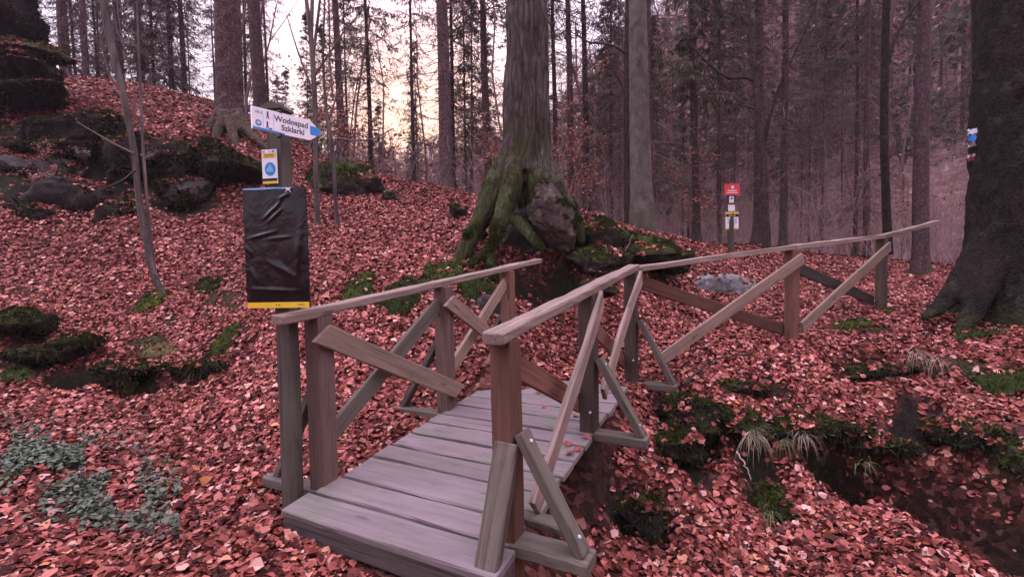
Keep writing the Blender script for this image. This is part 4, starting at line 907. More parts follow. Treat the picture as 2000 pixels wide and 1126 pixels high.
BARE = [bare_tree('bare_a', 9, 21, .5, 4, 0, .06, .35), bare_tree('bare_b', 11, 22, .42, 4, 0, .07, .5), bare_tree('bare_c', 7, 23, .6, 4, 0, .04, .2)]
YB = [bare_tree('young_beech_a', 3.4, 31, .9, 3, 2, .02, .1), bare_tree('young_beech_b', 2.4, 32, 1.0, 3, 2, .016, .1)]

def crown(t, tw, nd, mat, leafmat, scale=1., rz=0., z=0., sxy=None):
    o = obj('crown', tw, mat, t); o.rotation_euler.z = rz; o.scale = ((sxy or scale),)*2+(scale,); o.location.z = z
    if nd is not None:
        q = obj('foliage', nd, leafmat, o)
    return o
def spruce(name, label, px, Y, rad, H, bk, var=0, group=None, lean=(0, 0), pts=None, sides=12, flare=1.9, scale=None, rz=None, ground_y=None, wob_=.03, cat='tree', nocrown=False):
    b0 = at(px, 400, Y); x, y = b0[0], b0[1]; z = gz(x, y)
    t = thing(name, label, cat, (x, y, z), group)
    if pts is None:
        zz = np.array([-.3, 0, .15, .35, .7, 1.2, 2, 3, 4.5, 6, 8, 10, 13, H*.8, H]); zz = zz[zz <= H]
        r_ = rad*obl(px)*np.where(zz < .7, 1+(flare-1)*np.exp(-np.maximum(zz, 0)/.22), 1)*np.clip(1-.85*np.maximum(zz-1, 0)/(H-1), .06, 1)
        P = np.stack([lean[0]*zz+wob_*np.sin(zz*.5+px), lean[1]*zz, zz], 1)
    else:
        q = np.array([(*at(a, b_, Y), w_/2*Y/F*obl(a)) for a, b_, w_ in pts]); q[:, :3] -= np.array([x, y, z]); q = np.vstack([[*(q[0, :3]-[0, 0, .35]), q[0, 3]*1.15], q])
        d_ = norm(q[-1, :3]-q[-3, :3]); hl = max(2., H-q[-1, 2]); q = np.vstack([q, [*(q[-1, :3]+d_*hl*.5), q[-1, 3]*.6], [*(q[-1, :3]+d_*hl), q[-1, 3]*.12]])
        q = smooth_path(q, len(q)*4); P, r_ = q[:, :3], q[:, 3]
    V, pl_ = tube_path(P, r_, sides, .07, int(px), 3.2/max(.3, rad*3)); 
    obj('trunk', mk('trunk', V, pl_, smooth=True), bk, t)
    if not nocrown:
        tw, nd = SPR[var]; Hc = (19, 21, 14, 18, 22)[var]; sc = scale or H/Hc
        o = crown(t, tw, nd, TWIG, NEEDLE, sc, rz if rz is not None else px*1.7); 
        if lean != (0, 0): o.rotation_euler.y = math.atan(lean[0]); o.rotation_euler.x = -math.atan(lean[1])
    return t

# ---- the rooted beech in the middle
bo = at(1020, 500, 6.9)
beech = thing('beech_tree', 'old mossy beech straddling a dark hollow on stilted roots beyond the bridge', 'tree', tuple(bo))
b = Bag()
limb(b, [(1024, 340, 7.05, 44), (1026, 290, 7.05, 40), (1027, 200, 7.05, 37), (1027, 100, 7.05, 36), (1027, 0, 7.05, 35), (1028, -200, 7.05, 33), (1030, -500, 7.05, 30), (1036, -900, 7.05, 25), (1040, -1150, 7.05, 20)], 16, 60)
limb(b, [(1010, 360, 6.95, 28), (1008, 300, 6.95, 26), (1010, 200, 6.94, 25), (1012, 80, 6.95, 23), (1012, -60, 6.97, 18)], 12)
limb(b, [(1060, 350, 6.95, 22), (1053, 290, 6.95, 20), (1051, 200, 6.95, 19), (1052, 60, 6.95, 17), (1048, -60, 7.0, 12)], 12)
limb(b, [(1003, 290, 6.98, 22), (990, 325, 6.95, 25), (970, 365, 6.9, 25), (946, 415, 6.85, 20), (926, 455, 6.8, 17), (908, 487, 6.72, 16), (888, 520, 6.65, 13)], 10)
limb(b, [(1008, 315, 6.85, 20), (1002, 355, 6.8, 22), (990, 398, 6.7, 18), (979, 430, 6.6, 14), (968, 460, 6.54, 12), (960, 488, 6.5, 11), (956, 515, 6.45, 12), (960, 548, 6.4, 12)], 10)
limb(b, [(985, 415, 6.72, 12), (1006, 428, 6.62, 11), (1024, 446, 6.55, 10), (1040, 468, 6.5, 8), (1058, 485, 6.45, 7), (1082, 490, 6.4, 5)], 8)
limb(b, [(1056, 290, 6.95, 18), (1063, 330, 6.92, 23), (1074, 360, 6.86, 25), (1094, 385, 6.78, 19), (1114, 408, 6.74, 13), (1129, 440, 6.72, 9), (1136, 475, 6.75, 6)], 10)
limb(b, [(1048, 310, 6.9, 18), (1050, 350, 6.84, 20), (1046, 380, 6.76, 13), (1040, 400, 6.75, 7)], 10)
limb(b, [(1030, 340, 7.3, 26), (1025, 400, 7.55, 20), (1020, 460, 7.8, 16)], 8)
limb(b, [(980, 470, 6.5, 6), (940, 500, 6.45, 8), (915, 520, 6.4, 6)], 8)
obj('trunk', (btm := remesh(b, 'trunk', .018, bo, 2, .026, 5, 4, .25)), BARK_BEECHM, beech)
bv = np.empty(len(btm.vertices)*3, np.float32); btm.vertices.foreach_get('co', bv); bv = bv.reshape(-1, 3).astype(float); bf = np.array([p.vertices[:3] for p in btm.polygons if len(p.vertices) > 2])
P_, N_ = face_samples(bv, bf, 16000, np.random.default_rng(3), lambda N, C: np.clip((1.15-C[:, 2])*1.6, 0, 1)*np.clip(.1+2.6*fbm(C*2.6, 3, 12), 0, 1)*np.clip(.6+N[:, 2], .1, 1)); obj('moss_cover', mk('moss_cover', *fuzz(P_, N_, .03, 9)), MOSSFUZZ, beech)
cz = at(1027, -900, 7.05)
o = crown(beech, BARE[1][0], None, TWIG, None, 1.1, .4, cz[2]-bo[2]-.6); o.location.x = cz[0]-bo[0]; o.location.y = cz[1]-bo[1]
rock('rock', 'pinkish boulder clasped by the roots of the big beech', 'boulder', 1086, 430, 6.8, 84, 160, .55, ROCK_PINK, 'rocks of the mound at the beech', 61, .2, tilt=.66, freq=.9, moss=1.)
rock('rock', 'black stone added to darken the hollow under the beech', 'rock', 1040, 470, 7.2, 170, 130, .6, ROCK_DARK, 'rocks of the mound at the beech', 62, .3)  # added stone, its black stands in for the shade inside the hollow

# ---- the huge spruce at the right edge
Yb = 6.3; bo = at(1975, 610, Yb); bo[2] = gz(bo[0], bo[1])
big = thing('spruce_tree', 'massive dark spruce with painted trail marks at the right edge', 'tree', tuple(bo)); b = Bag()
limb(b, [(1975, 650, Yb, 150), (1975, 600, Yb, 128), (1975, 545, Yb, 106), (1975, 470, Yb, 95), (1976, 380, Yb, 91), (1977, 250, Yb, 88), (1979, 100, Yb, 84), (1981, 0, Yb, 81), (1984, -300, Yb, 75), (1990, -900, Yb, 62), (1995, -1700, Yb, 42), (2000, -2400, Yb, 18)], 26, 110)
for a in ((1945, 430, 1893, 525, 1852, 585, 1806, 622, Yb-.05, 42), (1950, 480, 1915, 570, 1888, 632, 1868, 675, Yb-.3, 40), (2030, 500, 2075, 580, 2110, 620, 2150, 645, Yb-.3, 40)):
    limb(b, [(a[0], a[1], (a[8]+Yb)/2+.1, a[9]), (a[2], a[3], a[8], a[9]*.72), (a[4], a[5], a[8]-.1, a[9]*.5), (a[6], a[7], a[8]-.2, a[9]*.25)], 10, 16)
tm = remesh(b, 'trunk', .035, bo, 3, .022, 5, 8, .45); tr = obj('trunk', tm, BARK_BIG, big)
crown(big, SPR[4][0], SPR[4][1], TWIG, NEEDLE, 1.05, 1.)
# painted marks follow the bark
tv = np.empty(len(tm.vertices)*3, np.float32); tm.vertices.foreach_get('co', tv); tv = tv.reshape(-1, 3)+bo
bvh = BVHTree.FromPolygons([tuple(v) for v in tv], [tuple(p.vertices) for p in tm.polygons])
WHITEP = plain('white trail paint', (.66, .68, .74), .7, .2); BLUEP = plain('blue trail paint', (.06, .25, .60), .7, .2); REDP = plain('red trail paint', (.38, .03, .06), .7, .2)
def paint(x0, y0, x1, y1, mat, seed, sl=-4):
    r = np.random.default_rng(seed); n = 9; V = []
    for j in range(n):
        for i in range(n):
            u, v = i/(n-1), j/(n-1); e = 1.2 if (i in (0, n-1) or j in (0, n-1)) else 0
            d_ = ray(x0+(x1-x0)*u+r.normal(0, e), y0+(y1-y0)*v+sl*u+r.normal(0, e)); d_ = d_/np.linalg.norm(d_); h = bvh.ray_cast(Vector(CAM), Vector(d_))
            V.append(np.array(h[0])+np.array(h[1])*.004 if h[0] is not None else (V[-1] if V else at(x0, y0, Yb)))
    ii = np.arange(n*n).reshape(n, n); q_ = np.stack([ii[:-1, :-1], ii[1:, :-1], ii[1:, 1:], ii[:-1, 1:]], -1).reshape(-1, 4)
    obj('trail_mark', mk('trail_mark', np.array(V)-bo, [q_], smooth=True), mat, big)
paint(1889, 254, 1908, 264, WHITEP, 1); paint(1889, 266, 1907, 278, BLUEP, 2); paint(1887, 281, 1905, 289, WHITEP, 3); paint(1889, 303, 1904, 309, WHITEP, 4); paint(1891, 310, 1903, 316, REDP, 5)

# ---- trees one can tell apart
G1 = 'spruces on the left ridge'; G2 = 'spruces behind the leafy crest'; G3 = 'trees of the wood beyond the railing'
Yr = 11.0; bo = at(448, 268, Yr); bo[2] = gz(bo[0], bo[1])
rs = thing('spruce_tree', 'thick reddish spruce with spreading roots on top of the rounded boulder', 'tree', tuple(bo), G1); b = Bag()
limb(b, [(452, 300, Yr, 40), (451, 262, Yr, 33), (449, 225, Yr, 28), (448, 150, Yr, 26.5), (445, 50, Yr, 26), (443, -60, Yr, 25), (438, -500, Yr, 20), (434, -1000, Yr, 10)], 16, 60)
for pts in ([(435, 215, Yr-.1, 15), (418, 245, Yr-.2, 14), (400, 262, Yr-.3, 9), (380, 275, Yr-.4, 4)], [(440, 220, Yr-.25, 14), (428, 255, Yr-.4, 12), (415, 285, Yr-.6, 8), (400, 300, Yr-.8, 4)], [(452, 230, Yr-.3, 14), (455, 262, Yr-.5, 11), (462, 290, Yr-.7, 7)], [(463, 220, Yr-.15, 14), (480, 252, Yr-.3, 12), (500, 272, Yr-.5, 8), (525, 295, Yr-.6, 4)]): limb(b, pts, 8, 12)
obj('trunk', remesh(b, 'trunk', .04, bo, 2, .015, 6, 3, .5), BARK_RED, rs)
crown(rs, SPR[4][0], SPR[4][1], TWIG, NEEDLE, 1., .3)
spruce('spruce_tree', 'straight brown spruce rising right behind the arrow sign', 518, 13, .18, 20, BARK_RED, 4, G1, (-.012, 0))
spruce('spruce_tree', 'straight purple grey spruce standing between the arrow sign and the rooted beech', 873, 14, .20, 21, BARK_SPRUCE, 1, G2, (-.003, 0), scale=.9)
spruce('spruce_tree', 'thin dark spruce close behind the purple grey one', 889, 17, .095, 17, BARK_DARK, 0, G2)
spruce('spruce_tree', 'mid sized spruce against the brightest sky, right of the thin saplings', 671, 18, .18, 20, BARK_SPRUCE, 0, G2, (-.004, 0))
spruce('spruce_tree', 'dark feathery spruce two trunks left of the sunset glow', 727, 20, .13, 18, BARK_DARK, 3, G2)
spruce('spruce_tree', 'slim reddish spruce just left of the orange glow', 812, 20, .10, 18, BARK_SPRUCE, 0, G2)
spruce('spruce_tree', 'dark spruce close to the left side of the rooted beech', 957, 16, .145, 19, BARK_SPRUCE, 3, G2, (-.01, 0))
spruce('spruce_tree', 'thin spruce in the gap between the purple grey spruce and the rooted beech', 913, 20, .07, 15, BARK_DARK, 3, G2)
spruce('spruce_tree', 'thin spruce pair member just right of the rooted beech', 1086, 18, .12, 18, BARK_DARK, 0, G2)
spruce('spruce_tree', 'purple spruce second to the right of the rooted beech', 1117, 16, .125, 19, BARK_SPRUCE, 1, G2, (-.006, 0))
spruce('spruce_tree', 'dark mossy spruce midway between the rooted beech and the smooth grey beech', 1148, 16, .12, 18, BARK_DARK, 0, G2, (-.01, 0))
spruce('spruce_tree', 'spruce showing behind the right side of the smooth grey beech', 1271, 14, .11, 18, BARK_SPRUCE, 1, G3)
spruce('spruce_tree', 'spindly trunk left of the smooth grey beech', 1196, 18, .05, 12, BARK_DARK, 3, G3)
spruce('spruce_tree', 'dark slender trunk touching the left side of the smooth grey beech', 1229, 14, .055, 13, BARK_DARK, 1, G3)
spruce('spruce_tree', 'dark spruce leaning slightly left of the red plate post', 1358, 14, .12, 17, BARK_DARK, 2, G3, (-.012, 0), scale=1.)
spruce('spruce_tree', 'slim spruce just left of the red plate post', 1405, 16, .065, 16, BARK_SPRUCE, 3, G3)
spruce('spruce_tree', 'purple spruce behind the forked dark tree', 1482, 14, .155, 20, BARK_SPRUCE, 1, G3, (-.004, 0))
spruce('spruce_tree', 'straight dark spruce right of the forked dark tree', 1532, 13, .115, 19, BARK_DARK, 1, G3, (-.003, 0))
spruce('spruce_tree', 'left one of the close pair left of the mossy leaning trunk', 1671, 16, .085, 16, BARK_DARK, 3, G3)
spruce('spruce_tree', 'right one of the close pair left of the mossy leaning trunk', 1692, 15, .12, 18, BARK_SPRUCE, 0, G3)
spruce('spruce_tree', 'stout purple spruce with bulging foot left of the massive spruce', 1800, 12, .235, 22, BARK_SPRUCE, 4, G3, (-.002, 0), flare=1.5, sides=18)
for (px, Y, rd, H, var, lab) in ((142, 15, .13, 18, 0, 'leftmost slim spruce next to the huge dark rock'), (165, 17, .08, 16, 3, 'thin trunk second from the huge dark rock'), (182, 15, .12, 18, 1, 'reddish slim spruce third from the huge dark rock'), (206, 18, .07, 15, 0, 'thin spruce left of the leaning sapling top'), (250, 14, .14, 19, 0, 'dark spruce right behind the leaning sapling'), (316, 18, .09, 15, 2, 'bushy thin spruce on the ridge left of the dark pair'), (350, 16, .105, 17, 0, 'left trunk of the dark pair left of the reddish spruce'), (371, 16, .105, 17, 3, 'right trunk of the dark pair left of the reddish spruce')):
    spruce('spruce_tree', lab, px, Y, rd, H, BARK_SPRUCE if px in (142, 182) else BARK_DARK, var, G1, (random.uniform(-.01, .01), 0))
# smooth grey beech with a small mark
gb = spruce('beech_tree', 'smooth grey beech with a tiny white mark behind the mossy mound', 1250, 10, .22, 20, BARK_SMOOTH, 0, 'beeches beyond the bridge', pts=[(1257, 478, 66), (1256, 455, 54), (1254, 420, 46), (1252, 350, 43), (1249, 250, 40), (1247, 130, 37), (1245, 0, 33), (1243, -200, 30)], sides=16, nocrown=True)
o = crown(gb, BARE[1][0], None, TWIG, None, 1.1, .4, 11); 
bo_ = np.array(gb.location); P = at(1268, 405, 9.83); V = np.array([P+np.array([a*.008, abs(a)*.01, c_*.011]) for c_ in (-4, -2, 0, 2, 4) for a in (-3, -1, 1, 3)]); V += rng.normal(0, .004, V.shape)
ii = np.arange(20).reshape(5, 4); obj('trail_mark', mk('trail_mark', V-bo_, [np.stack([ii[:-1, :-1], ii[:-1, 1:], ii[1:, 1:], ii[1:, :-1]], -1).reshape(-1, 4)]), WHITEP, gb)
def branch_on(t, pts, mat, Y, k=6):
    q = np.array([(*at(a, b_, Y), w_/2*Y/F) for a, b_, w_ in pts]); q[:, :3] -= np.array(t.location); q = smooth_path(q, len(q)*4)
    V, pl_ = tube_path(q[:, :3], q[:, 3], k, .05, int(pts[0][0])); obj('branch', mk('branch', V, pl_, smooth=True), mat, t)
# forked dark tree
fk = spruce('forked_tree', 'dark bare tree that forks above head height behind the railing', 1496, 13, .1, 12, BARK_DARK, 0, G3, pts=[(1498, 490, 18), (1494, 400, 15), (1489, 300, 15), (1480, 210, 15), (1476, 150, 14), (1464, 80, 12), (1460, 0, 11), (1455, -120, 9)], sides=10, nocrown=True)
branch_on(fk, [(1489, 290, 10), (1505, 220, 7), (1525, 160, 5), (1560, 90, 4), (1590, 20, 3), (1610, -40, 2)], BARK_DARK, 13)
branch_on(fk, [(1480, 160, 8), (1455, 150, 7), (1425, 155, 6), (1395, 135, 5), (1355, 95, 4), (1330, 60, 2)], BARK_DARK, 13); branch_on(fk, [(1482, 215, 6), (1460, 208, 4), (1440, 204, 2)], BARK_DARK, 13)
o = crown(fk, BARE[0][0], None, TWIG, None, .8, 2., 6.5)
ml = spruce('bare_tree', 'mossy slim trunk with one branch rising right, left of the stout purple spruce', 1730, 12, .1, 13, BARK_BIG, 0, G3, pts=[(1734, 470, 20), (1731, 400, 18), (1727, 300, 17), (1727, 200, 17), (1729, 100, 17), (1731, 0, 16), (1733, -150, 12)], sides=10, nocrown=True)
branch_on(ml, [(1732, 130, 9), (1745, 85, 7), (1762, 45, 6), (1785, 15, 5), (1815, -20, 4)], BARK_DARK, 12); crown(ml, BARE[1][0], None, TWIG, None, .7, 1., 6.)
# arching dead limb left of the smooth grey beech
da = spruce('bare_tree', 'thin dark stem with an arching branch left of the smooth grey beech', 1224, 12.5, .04, 9, BARK_DARK, 0, G3, pts=[(1224, 470, 9), (1222, 350, 8), (1222, 220, 8), (1222, 105, 7), (1224, 0, 5)], sides=8, nocrown=True)
branch_on(da, [(1222, 105, 7), (1205, 92, 6), (1180, 85, 5), (1150, 84, 4), (1120, 65, 2)], BARK_DARK, 12.5); branch_on(da, [(1222, 190, 6), (1212, 160, 4), (1190, 125, 3), (1180, 110, 2)], BARK_DARK, 12.5); crown(da, BARE[2][0], None, TWIG, None, .6, 0, 4.5)

# saplings on the slope
sp_ = spruce('beech_sapling', 'leaning bare sapling curving up from the left slope in front of the outcrop', 320, 7, .07, 7, BARK_BEECH, 0, 'bare saplings', pts=[(323, 582, 17), (308, 555, 15), (293, 515, 14), (283, 450, 14), (272, 400, 14), (266, 330, 14), (258, 270, 14), (247, 215, 15), (238, 170, 15), (222, 110, 16), (211, 60, 17), (203, 0, 18), (190, -120, 14)], sides=10, nocrown=True)
branch_on(sp_, [(262, 300, 4), (225, 282, 3.5), (190, 262, 2.5), (150, 238, 1.5)], TWIG, 6.95); branch_on(sp_, [(265, 330, 3), (240, 352, 2.5), (215, 362, 1.5)], TWIG, 6.95)
branch_on(sp_, [(240, 180, 5), (220, 160, 4), (205, 120, 3), (195, 60, 2)], TWIG, 7); crown(sp_, BARE[2][0], None, TWIG, None, .5, .5, 4.3).location.x = -1.0
s2 = spruce('beech_sapling', 'thin straight pale stem beside the leaning sapling', 300, 7.05, .02, 5, BARK_BEECH, 0, 'bare saplings', pts=[(312, 575, 9), (300, 520, 8), (292, 450, 8), (286, 380, 7), (280, 300, 7), (276, 220, 6), (272, 120, 5), (268, 20, 4), (266, -60, 3)], sides=8, nocrown=True)
crown(s2, BARE[2][0], None, TWIG, None, .35, 1.5, 2.6).location.x = -.2
s3 = spruce('beech_sapling', 'slim forked sapling left of the slab boulder', 620, 8.6, .05, 7, BARK_BEECH, 0, 'bare saplings', pts=[(622, 475, 15), (619, 420, 12), (617, 300, 11), (615, 200, 11), (610, 100, 11), (603, 40, 9), (596, -20, 8), (588, -120, 6)], sides=8, nocrown=True)
branch_on(s3, [(611, 110, 8), (618, 60, 6), (625, 0, 5), (632, -60, 3)], BARK_BEECH, 8.6); branch_on(s3, [(616, 190, 5), (596, 140, 4), (578, 90, 3), (560, 30, 2)], TWIG, 8.6); branch_on(s3, [(613, 150, 5), (640, 110, 4), (672, 60, 3), (700, 30, 2)], TWIG, 8.6); crown(s3, BARE[0][0], None, TWIG, None, .6, .3, 3.2)
s4 = spruce('beech_sapling', 'thinnest sapling, bowed, in front of the slab boulder', 658, 8.4, .03, 6, BARK_BEECH, 0, 'bare saplings', pts=[(661, 450, 10), (655, 390, 8), (652, 320, 8), (650, 285, 8), (640, 240, 7), (634, 180, 6), (630, 100, 5), (634, 20, 4)], sides=8, nocrown=True)
branch_on(s4, [(650, 285, 5), (655, 268, 4), (690, 276, 3), (730, 272, 3), (770, 250, 2)], TWIG, 8.4); branch_on(s4, [(640, 240, 4), (660, 180, 3), (680, 120, 2), (690, 70, 1.5)], TWIG, 8.4); crown(s4, BARE[2][0], None, TWIG, None, .5, 2.4, 2.2)

# ---- the rest of the wood: one of each kind, then copies
def copy_tree(o, parent=None):
    c_ = o.copy(); COL.objects.link(c_)
    if parent is not None: c_.parent = parent
    for ch in list(o.children): copy_tree(ch, c_)
    return c_
protos = []
for i, (var, rd, H, bk) in enumerate(((0, .12, 17, BARK_SPRUCE), (1, .11, 18, BARK_DARK), (2, .09, 13, BARK_DARK), (3, .10, 16, BARK_SPRUCE), (3, .055, 12, BARK_DARK))):
    protos.append((spruce, var, rd, H, bk))
LAB = {0: ('slender spruce in the row on the left ridge against the pale sky', 'background trees on the left ridge'), 1: ('slender spruce in the thicket behind the leafy crest', 'background trees behind the crest'), 2: ('slender spruce in the dim wood beyond the railing', 'background trees beyond the railing')}
LABB = {0: ('bare young tree among the spruces of the left ridge', 'bare trees on the left ridge'), 1: ('bare young tree in the thicket behind the leafy crest', 'bare trees behind the crest'), 2: ('bare young tree in the dim wood beyond the railing', 'bare trees beyond the railing')}
def zone(px): return 0 if px < 520 else 1 if px < 1180 else 2
masters = {}
taken = []
r = np.random.default_rng(99)
def place(px, Y, typ, sc):
    q = at(px, 400, Y); x, y = q[0], q[1]
    if any((x-a)**2+(y-b_)**2 < .5 for a, b_ in taken): return
    taken.append((x, y)); zn = zone(px)
    if typ not in masters:
        if typ < 5:
            _, var, rd, H, bk = protos[typ]; t = spruce('spruce_tree', LAB[zn][0], px, Y, rd, H, bk, var, LAB[zn][1])
        else:
            t = thing('bare_tree', LABB[zn][0], 'tree', (x, y, gz(x, y)), LABB[zn][1]); tw = BARE[typ-5][0]; obj('trunk', mk('trunk', *tube_path(np.array([[0, 0, -.3], [0, 0, .4], [0, 0, 1.2]]), np.array([.08, .06, .04]), 8), smooth=True), BARK_DARK, t); crown(t, tw, None, TWIG if typ != 7 else TWIG_PALE, None, 1.)
        masters[typ] = t
    else: t = copy_tree(masters[typ])
    l_ = LAB if typ < 5 else LABB; t['label'], t['group'] = l_[zn]
    t.location = (x, y, gz(x, y)-.05); t.rotation_euler = (r.normal(0, .015), r.normal(0, .015), r.uniform(0, 6.28)); t.scale = (sc*r.uniform(.85, 1.2),)*2+(sc,)
for i in range(20): place(r.uniform(60, 530), r.uniform(14.5, 28), int(r.choice([0, 1, 3, 4, 4])), r.uniform(.7, 1.05))
for i in range(24): place(r.uniform(540, 1180), r.uniform(17, 38), int(r.choice([0, 1, 3, 4, 4, 4])), r.uniform(.6, .95))
for i in range(58): place(r.uniform(1180, 2080), r.uniform(16, 42), int(r.choice([0, 1, 2, 3, 4, 4, 4])), r.uniform(.65, 1.1))
for i in range(10): place(r.uniform(-200, 520), r.uniform(13, 22), int(r.choice([5, 6, 7])), r.uniform(.6, .9))
for i in range(22): place(r.uniform(530, 1180), r.uniform(14, 26), int(r.choice([5, 6, 7])), r.uniform(.5, .9))
for i in range(30): place(r.uniform(1180, 2080), r.uniform(15, 30), int(r.choice([5, 6, 7])), r.uniform(.5, 1.))
# young beeches that keep their withered leaves
yb = None
for k, (px, py, Y, sc, lab) in enumerate(((1100, 330, 12.5, .75, 'young beech with withered orange leaves right of the rooted beech'), (1135, 350, 13.5, .8, 'low layered young beech with rusty leaves behind the mossy mound'), (955, 330, 13, .55, 'small rusty leaved beech left of the rooted beech'), (640, 300, 14, .8, 'young rusty beech behind the signpost'), (720, 320, 15, .8, 'young rusty beech behind the slab boulder'), (100, 370, 9.0, .32, 'orange leaved twig clump growing from the left outcrop'), (1640, 480, 17, .9, 'rusty young beech beyond the fence post'), (1330, 470, 14, .8, 'rusty young beech left of the red plate post'), (1760, 490, 16, .8, 'rusty young beech left of the stout purple spruce'))):
    q = at(px, py, Y); z = gz(q[0], q[1])
    if k < 2: t = thing('young_beech', lab, 'tree', (q[0], q[1], z), 'young beeches with withered leaves'); o = obj('stem', YB[k][0], TWIG, t); obj('foliage', YB[k][1], LEAF_TREE, t); yb = yb or []; yb.append(t)
    else: t = copy_tree(yb[k % 2]); t['label'] = lab; t.location = (q[0], q[1], z)
    t.scale = (sc,)*3; t.rotation_euler.z = k*1.9

# ---- brush and the far wooded hillside (stuff)
r = np.random.default_rng(17); A = []; Bq = []; RA = []; RB = []
for i in range(5200):
    Y = 14.5+41*r.random()**1.4; px = r.uniform(480, 2100) if i < 3600 else r.uniform(1450, 2100); Y = Y if i < 3600 else r.uniform(17, 52); q = at(px, 400, Y); 
    if px < 900 and Y < 15.5: continue
    p = np.array([q[0], q[1], gz(q[0], q[1])-.05]); h_ = r.uniform(.8, 3.6)*(1+max(0, Y-25)*.03); d_ = norm([r.normal(0, .25), r.normal(0, .25), 1])
    for s in range(4):
        e = p+d_*h_/4; A.append(p); Bq.append(e); RA.append(.012*(1-s/5)*(1+max(0, Y-25)*.02)); RB.append(.012*(1-(s+1)/5))
        for j in range(3):
            b0 = p+(e-p)*r.random(); td = norm(d_*.5+r.normal(0, .6, 3)); tl = h_*r.uniform(.1, .28); A.append(b0); Bq.append(b0+td*tl); RA.append(.005); RB.append(.002)
            if r.random() < .6: m_ = b0+td*tl*.5; A.append(m_); Bq.append(m_+norm(td+r.normal(0, .6, 3))*tl*.6); RA.append(.003); RB.append(.002)
        p = e; d_ = norm(d_+r.normal(0, .15, 3))
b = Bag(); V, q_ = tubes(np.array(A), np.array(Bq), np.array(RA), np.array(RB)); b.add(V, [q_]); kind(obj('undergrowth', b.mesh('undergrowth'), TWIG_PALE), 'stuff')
A = []; Bq = []; RA = []; RB = []; NP = []; LPx = []
for i in range(2400):
    Y = r.uniform(26, 95); px = 430+1720*r.random()**.8; q = at(px, 400, Y); z = gz(q[0], q[1]); p = np.array([q[0], q[1], z-.3]); H = r.uniform(7, 13)*(1 if px > 1100 else .6); conif = r.random() < .2; rd = r.uniform(.06, .16)
    lean = r.normal(0, .03, 2); top = p+np.array([lean[0]*H, lean[1]*H, H]); A.append(p); Bq.append(top); RA.append(rd); RB.append(rd*.2)
    for j in range(16):
        u = r.uniform(.15 if conif else .3, 1.); b0 = p+(top-p)*u; a = r.uniform(0, 2*PI); L_ = (1-u*.8)*r.uniform(1.2, 2.6) if conif else r.uniform(.8, 2.6)
        td = norm([math.cos(a), math.sin(a), r.uniform(-.5, .1) if conif else r.uniform(.4, 1.4)]); e = b0+td*L_; A.append(b0); Bq.append(e); RA.append(.022); RB.append(.008)
        if not conif:
            if r.random() < .5: LPx.extend([b0+td*L_*r.uniform(.2, 1)+r.normal(0, .15, 3) for _ in range(3)])
            for _ in range(2): m_ = b0+td*L_*r.uniform(.3, .9); A.append(m_); Bq.append(m_+norm(td+r.normal(0, .5, 3))*L_*.5); RA.append(.012); RB.append(.005)
        else:
            for _ in range(4): NP.append(b0+td*L_*r.uniform(.2, 1.)+r.normal(0, .12, 3))
b = Bag(); V, q_ = tubes(np.array(A), np.array(Bq), np.array(RA), np.array(RB)); b.add(V, [q_])
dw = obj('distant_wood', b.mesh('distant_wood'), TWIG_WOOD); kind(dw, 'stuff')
NP = np.array(NP); n = len(NP); ND = r.normal(0, 1, (n, 3)); ND[:, 2] -= .8; ND /= np.linalg.norm(ND, axis=1)[:, None]; sd = np.cross(ND, r.normal(0, 1, (n, 3))); sd /= np.linalg.norm(sd, axis=1)[:, None]
L_ = r.uniform(.4, .9, n)[:, None]; V = np.stack([NP, NP+ND*L_*.5+sd*L_*.25, NP+ND*L_, NP+ND*L_*.5-sd*L_*.25], 1).reshape(-1, 3)
kind(obj('distant_foliage', mk('distant_foliage', V, [np.arange(n)[:, None]*4+np.array([[0, 1, 2, 3]])]), NEEDLE), 'stuff')
LPx = np.array(LPx); LPx = LPx[LPx[:, 1] > 24]; n = len(LPx); bl = Bag(); bl.add(*leaf_cloud(LPx[:, 0], LPx[:, 1], LPx[:, 2], np.full(n, .26), np.full(n, .9), 0, 55)); kind(obj('distant_leaves', bl.mesh('distant_leaves'), LEAF_TREE), 'stuff')
# ------------------------------------------------------------------ light
SUN_AZ, SUN_EL = math.radians(-11), math.radians(7)
w = bpy.data.worlds.new('World'); S.world = w; w.use_nodes = True; t = w.node_tree; L = t.links
for n_ in list(t.nodes): t.nodes.remove(n_)
out = t.nodes.new('ShaderNodeOutputWorld')
sky = t.nodes.new('ShaderNodeTexSky'); sky.sky_type = 'NISHITA'; sky.sun_disc = False; sky.sun_elevation = SUN_EL; sky.sun_rotation = SUN_AZ
sky.dust_density = 2.0; sky.air_density = 1.2
b1 = t.nodes.new('ShaderNodeBackground'); b1.inputs['Strength'].default_value = .014; L.new(sky.outputs[0], b1.inputs['Color'])
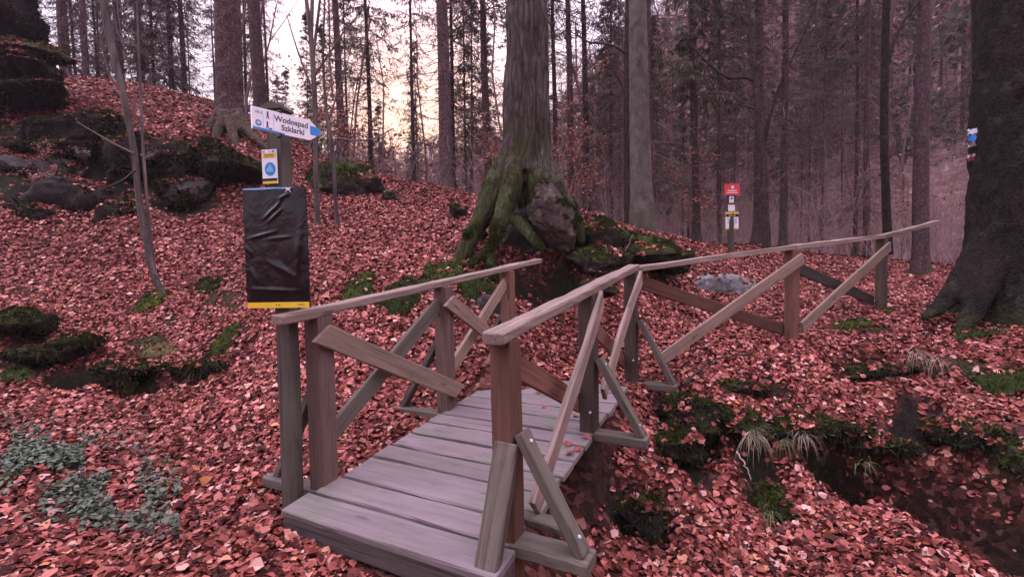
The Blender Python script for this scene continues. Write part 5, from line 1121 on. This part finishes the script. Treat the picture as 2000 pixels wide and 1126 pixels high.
# thin high evening cloud: pinkish white all over, orange low over the sunset, bluish away from it
tc = t.nodes.new('ShaderNodeTexCoord'); sx = t.nodes.new('ShaderNodeSeparateXYZ'); L.new(tc.outputs['Generated'], sx.inputs[0])
def R_(inp, stops):
    r = t.nodes.new('ShaderNodeValToRGB'); e = r.color_ramp.elements
    while len(e) < len(stops): e.new(.5)
    for k, (p, c_) in enumerate(stops): e[k].position = p; e[k].color = (*c_, 1)
    L.new(inp, r.inputs[0]); return r.outputs[0]
dot = t.nodes.new('ShaderNodeVectorMath'); dot.operation = 'DOT_PRODUCT'; L.new(tc.outputs['Generated'], dot.inputs[0])
dot.inputs[1].default_value = (math.sin(SUN_AZ)*math.cos(math.radians(16)), math.cos(SUN_AZ)*math.cos(math.radians(16)), math.sin(math.radians(16)))
up = R_(sx.outputs['Z'], [(0, (.40, .33, .38)), (.12, (.8, .70, .77)), (.35, (1.0, .90, .98)), (.6, (1.7, 1.44, 1.70)), (1, (2.35, 1.96, 2.40))])
mr = t.nodes.new('ShaderNodeMapRange'); mr.inputs[1].default_value = -1; mr.inputs[2].default_value = 1; L.new(dot.outputs['Value'], mr.inputs[0])
glow = R_(mr.outputs[0], [(.05, (.16, .16, .17)), (.40, (.45, .45, .48)), (.62, (.95, .95, .98)), (.86, (.38, .41, .47)), (.965, (.46, .43, .47)), (.988, (.52, .42, .41)), (1, (.62, .40, .29))])
mx = t.nodes.new('ShaderNodeMix'); mx.data_type = 'RGBA'; mx.blend_type = 'MULTIPLY'; mx.inputs[0].default_value = 1; L.new(up, mx.inputs[6]); L.new(glow, mx.inputs[7])
b2 = t.nodes.new('ShaderNodeBackground'); b2.inputs['Strength'].default_value = 1.6; L.new(mx.outputs[2], b2.inputs['Color'])
ad = t.nodes.new('ShaderNodeAddShader'); L.new(b1.outputs[0], ad.inputs[0]); L.new(b2.outputs[0], ad.inputs[1]); L.new(ad.outputs[0], out.inputs['Surface'])
sl = bpy.data.lights.new('sun', 'SUN'); sl.energy = .5; sl.angle = math.radians(12); sl.color = (1, .72, .5)
so = bpy.data.objects.new('sun', sl); COL.objects.link(so)
so.rotation_euler = Vector((-math.sin(SUN_AZ)*math.cos(SUN_EL), -math.cos(SUN_AZ)*math.cos(SUN_EL), -math.sin(SUN_EL))).to_track_quat('-Z', 'Y').to_euler()
S.view_settings.view_transform = 'Standard'; S.view_settings.look = 'None'; S.view_settings.exposure = 1.0; S.view_settings.gamma = 1
S.cycles.max_bounces = 6; S.cycles.diffuse_bounces = 3

# ------------------------------------------------------------------ evening haze in the valley
hb = np.array([(x, y, z) for z in (-3, 95) for x, y in ((-172, -102), (172, -102), (172, 212), (-172, 212))], float)
hm = bpy.data.materials.new('evening haze'); hm.use_nodes = True; ht = hm.node_tree; ht.nodes.clear()
ho = ht.nodes.new('ShaderNodeOutputMaterial'); hv = ht.nodes.new('ShaderNodeVolumePrincipled'); hv.inputs['Density'].default_value = .0009; hv.inputs['Color'].default_value = (.86, .74, .86, 1); hv.inputs['Anisotropy'].default_value = .3
ht.links.new(hv.outputs[0], ho.inputs['Volume'])
hz_ = obj('haze', mk('haze', hb, [np.array([[3, 2, 1, 0], [4, 5, 6, 7], [0, 1, 5, 4], [1, 2, 6, 5], [2, 3, 7, 6], [3, 0, 4, 7]])]), hm); kind(hz_, 'stuff')
S.cycles.volume_bounces = 0
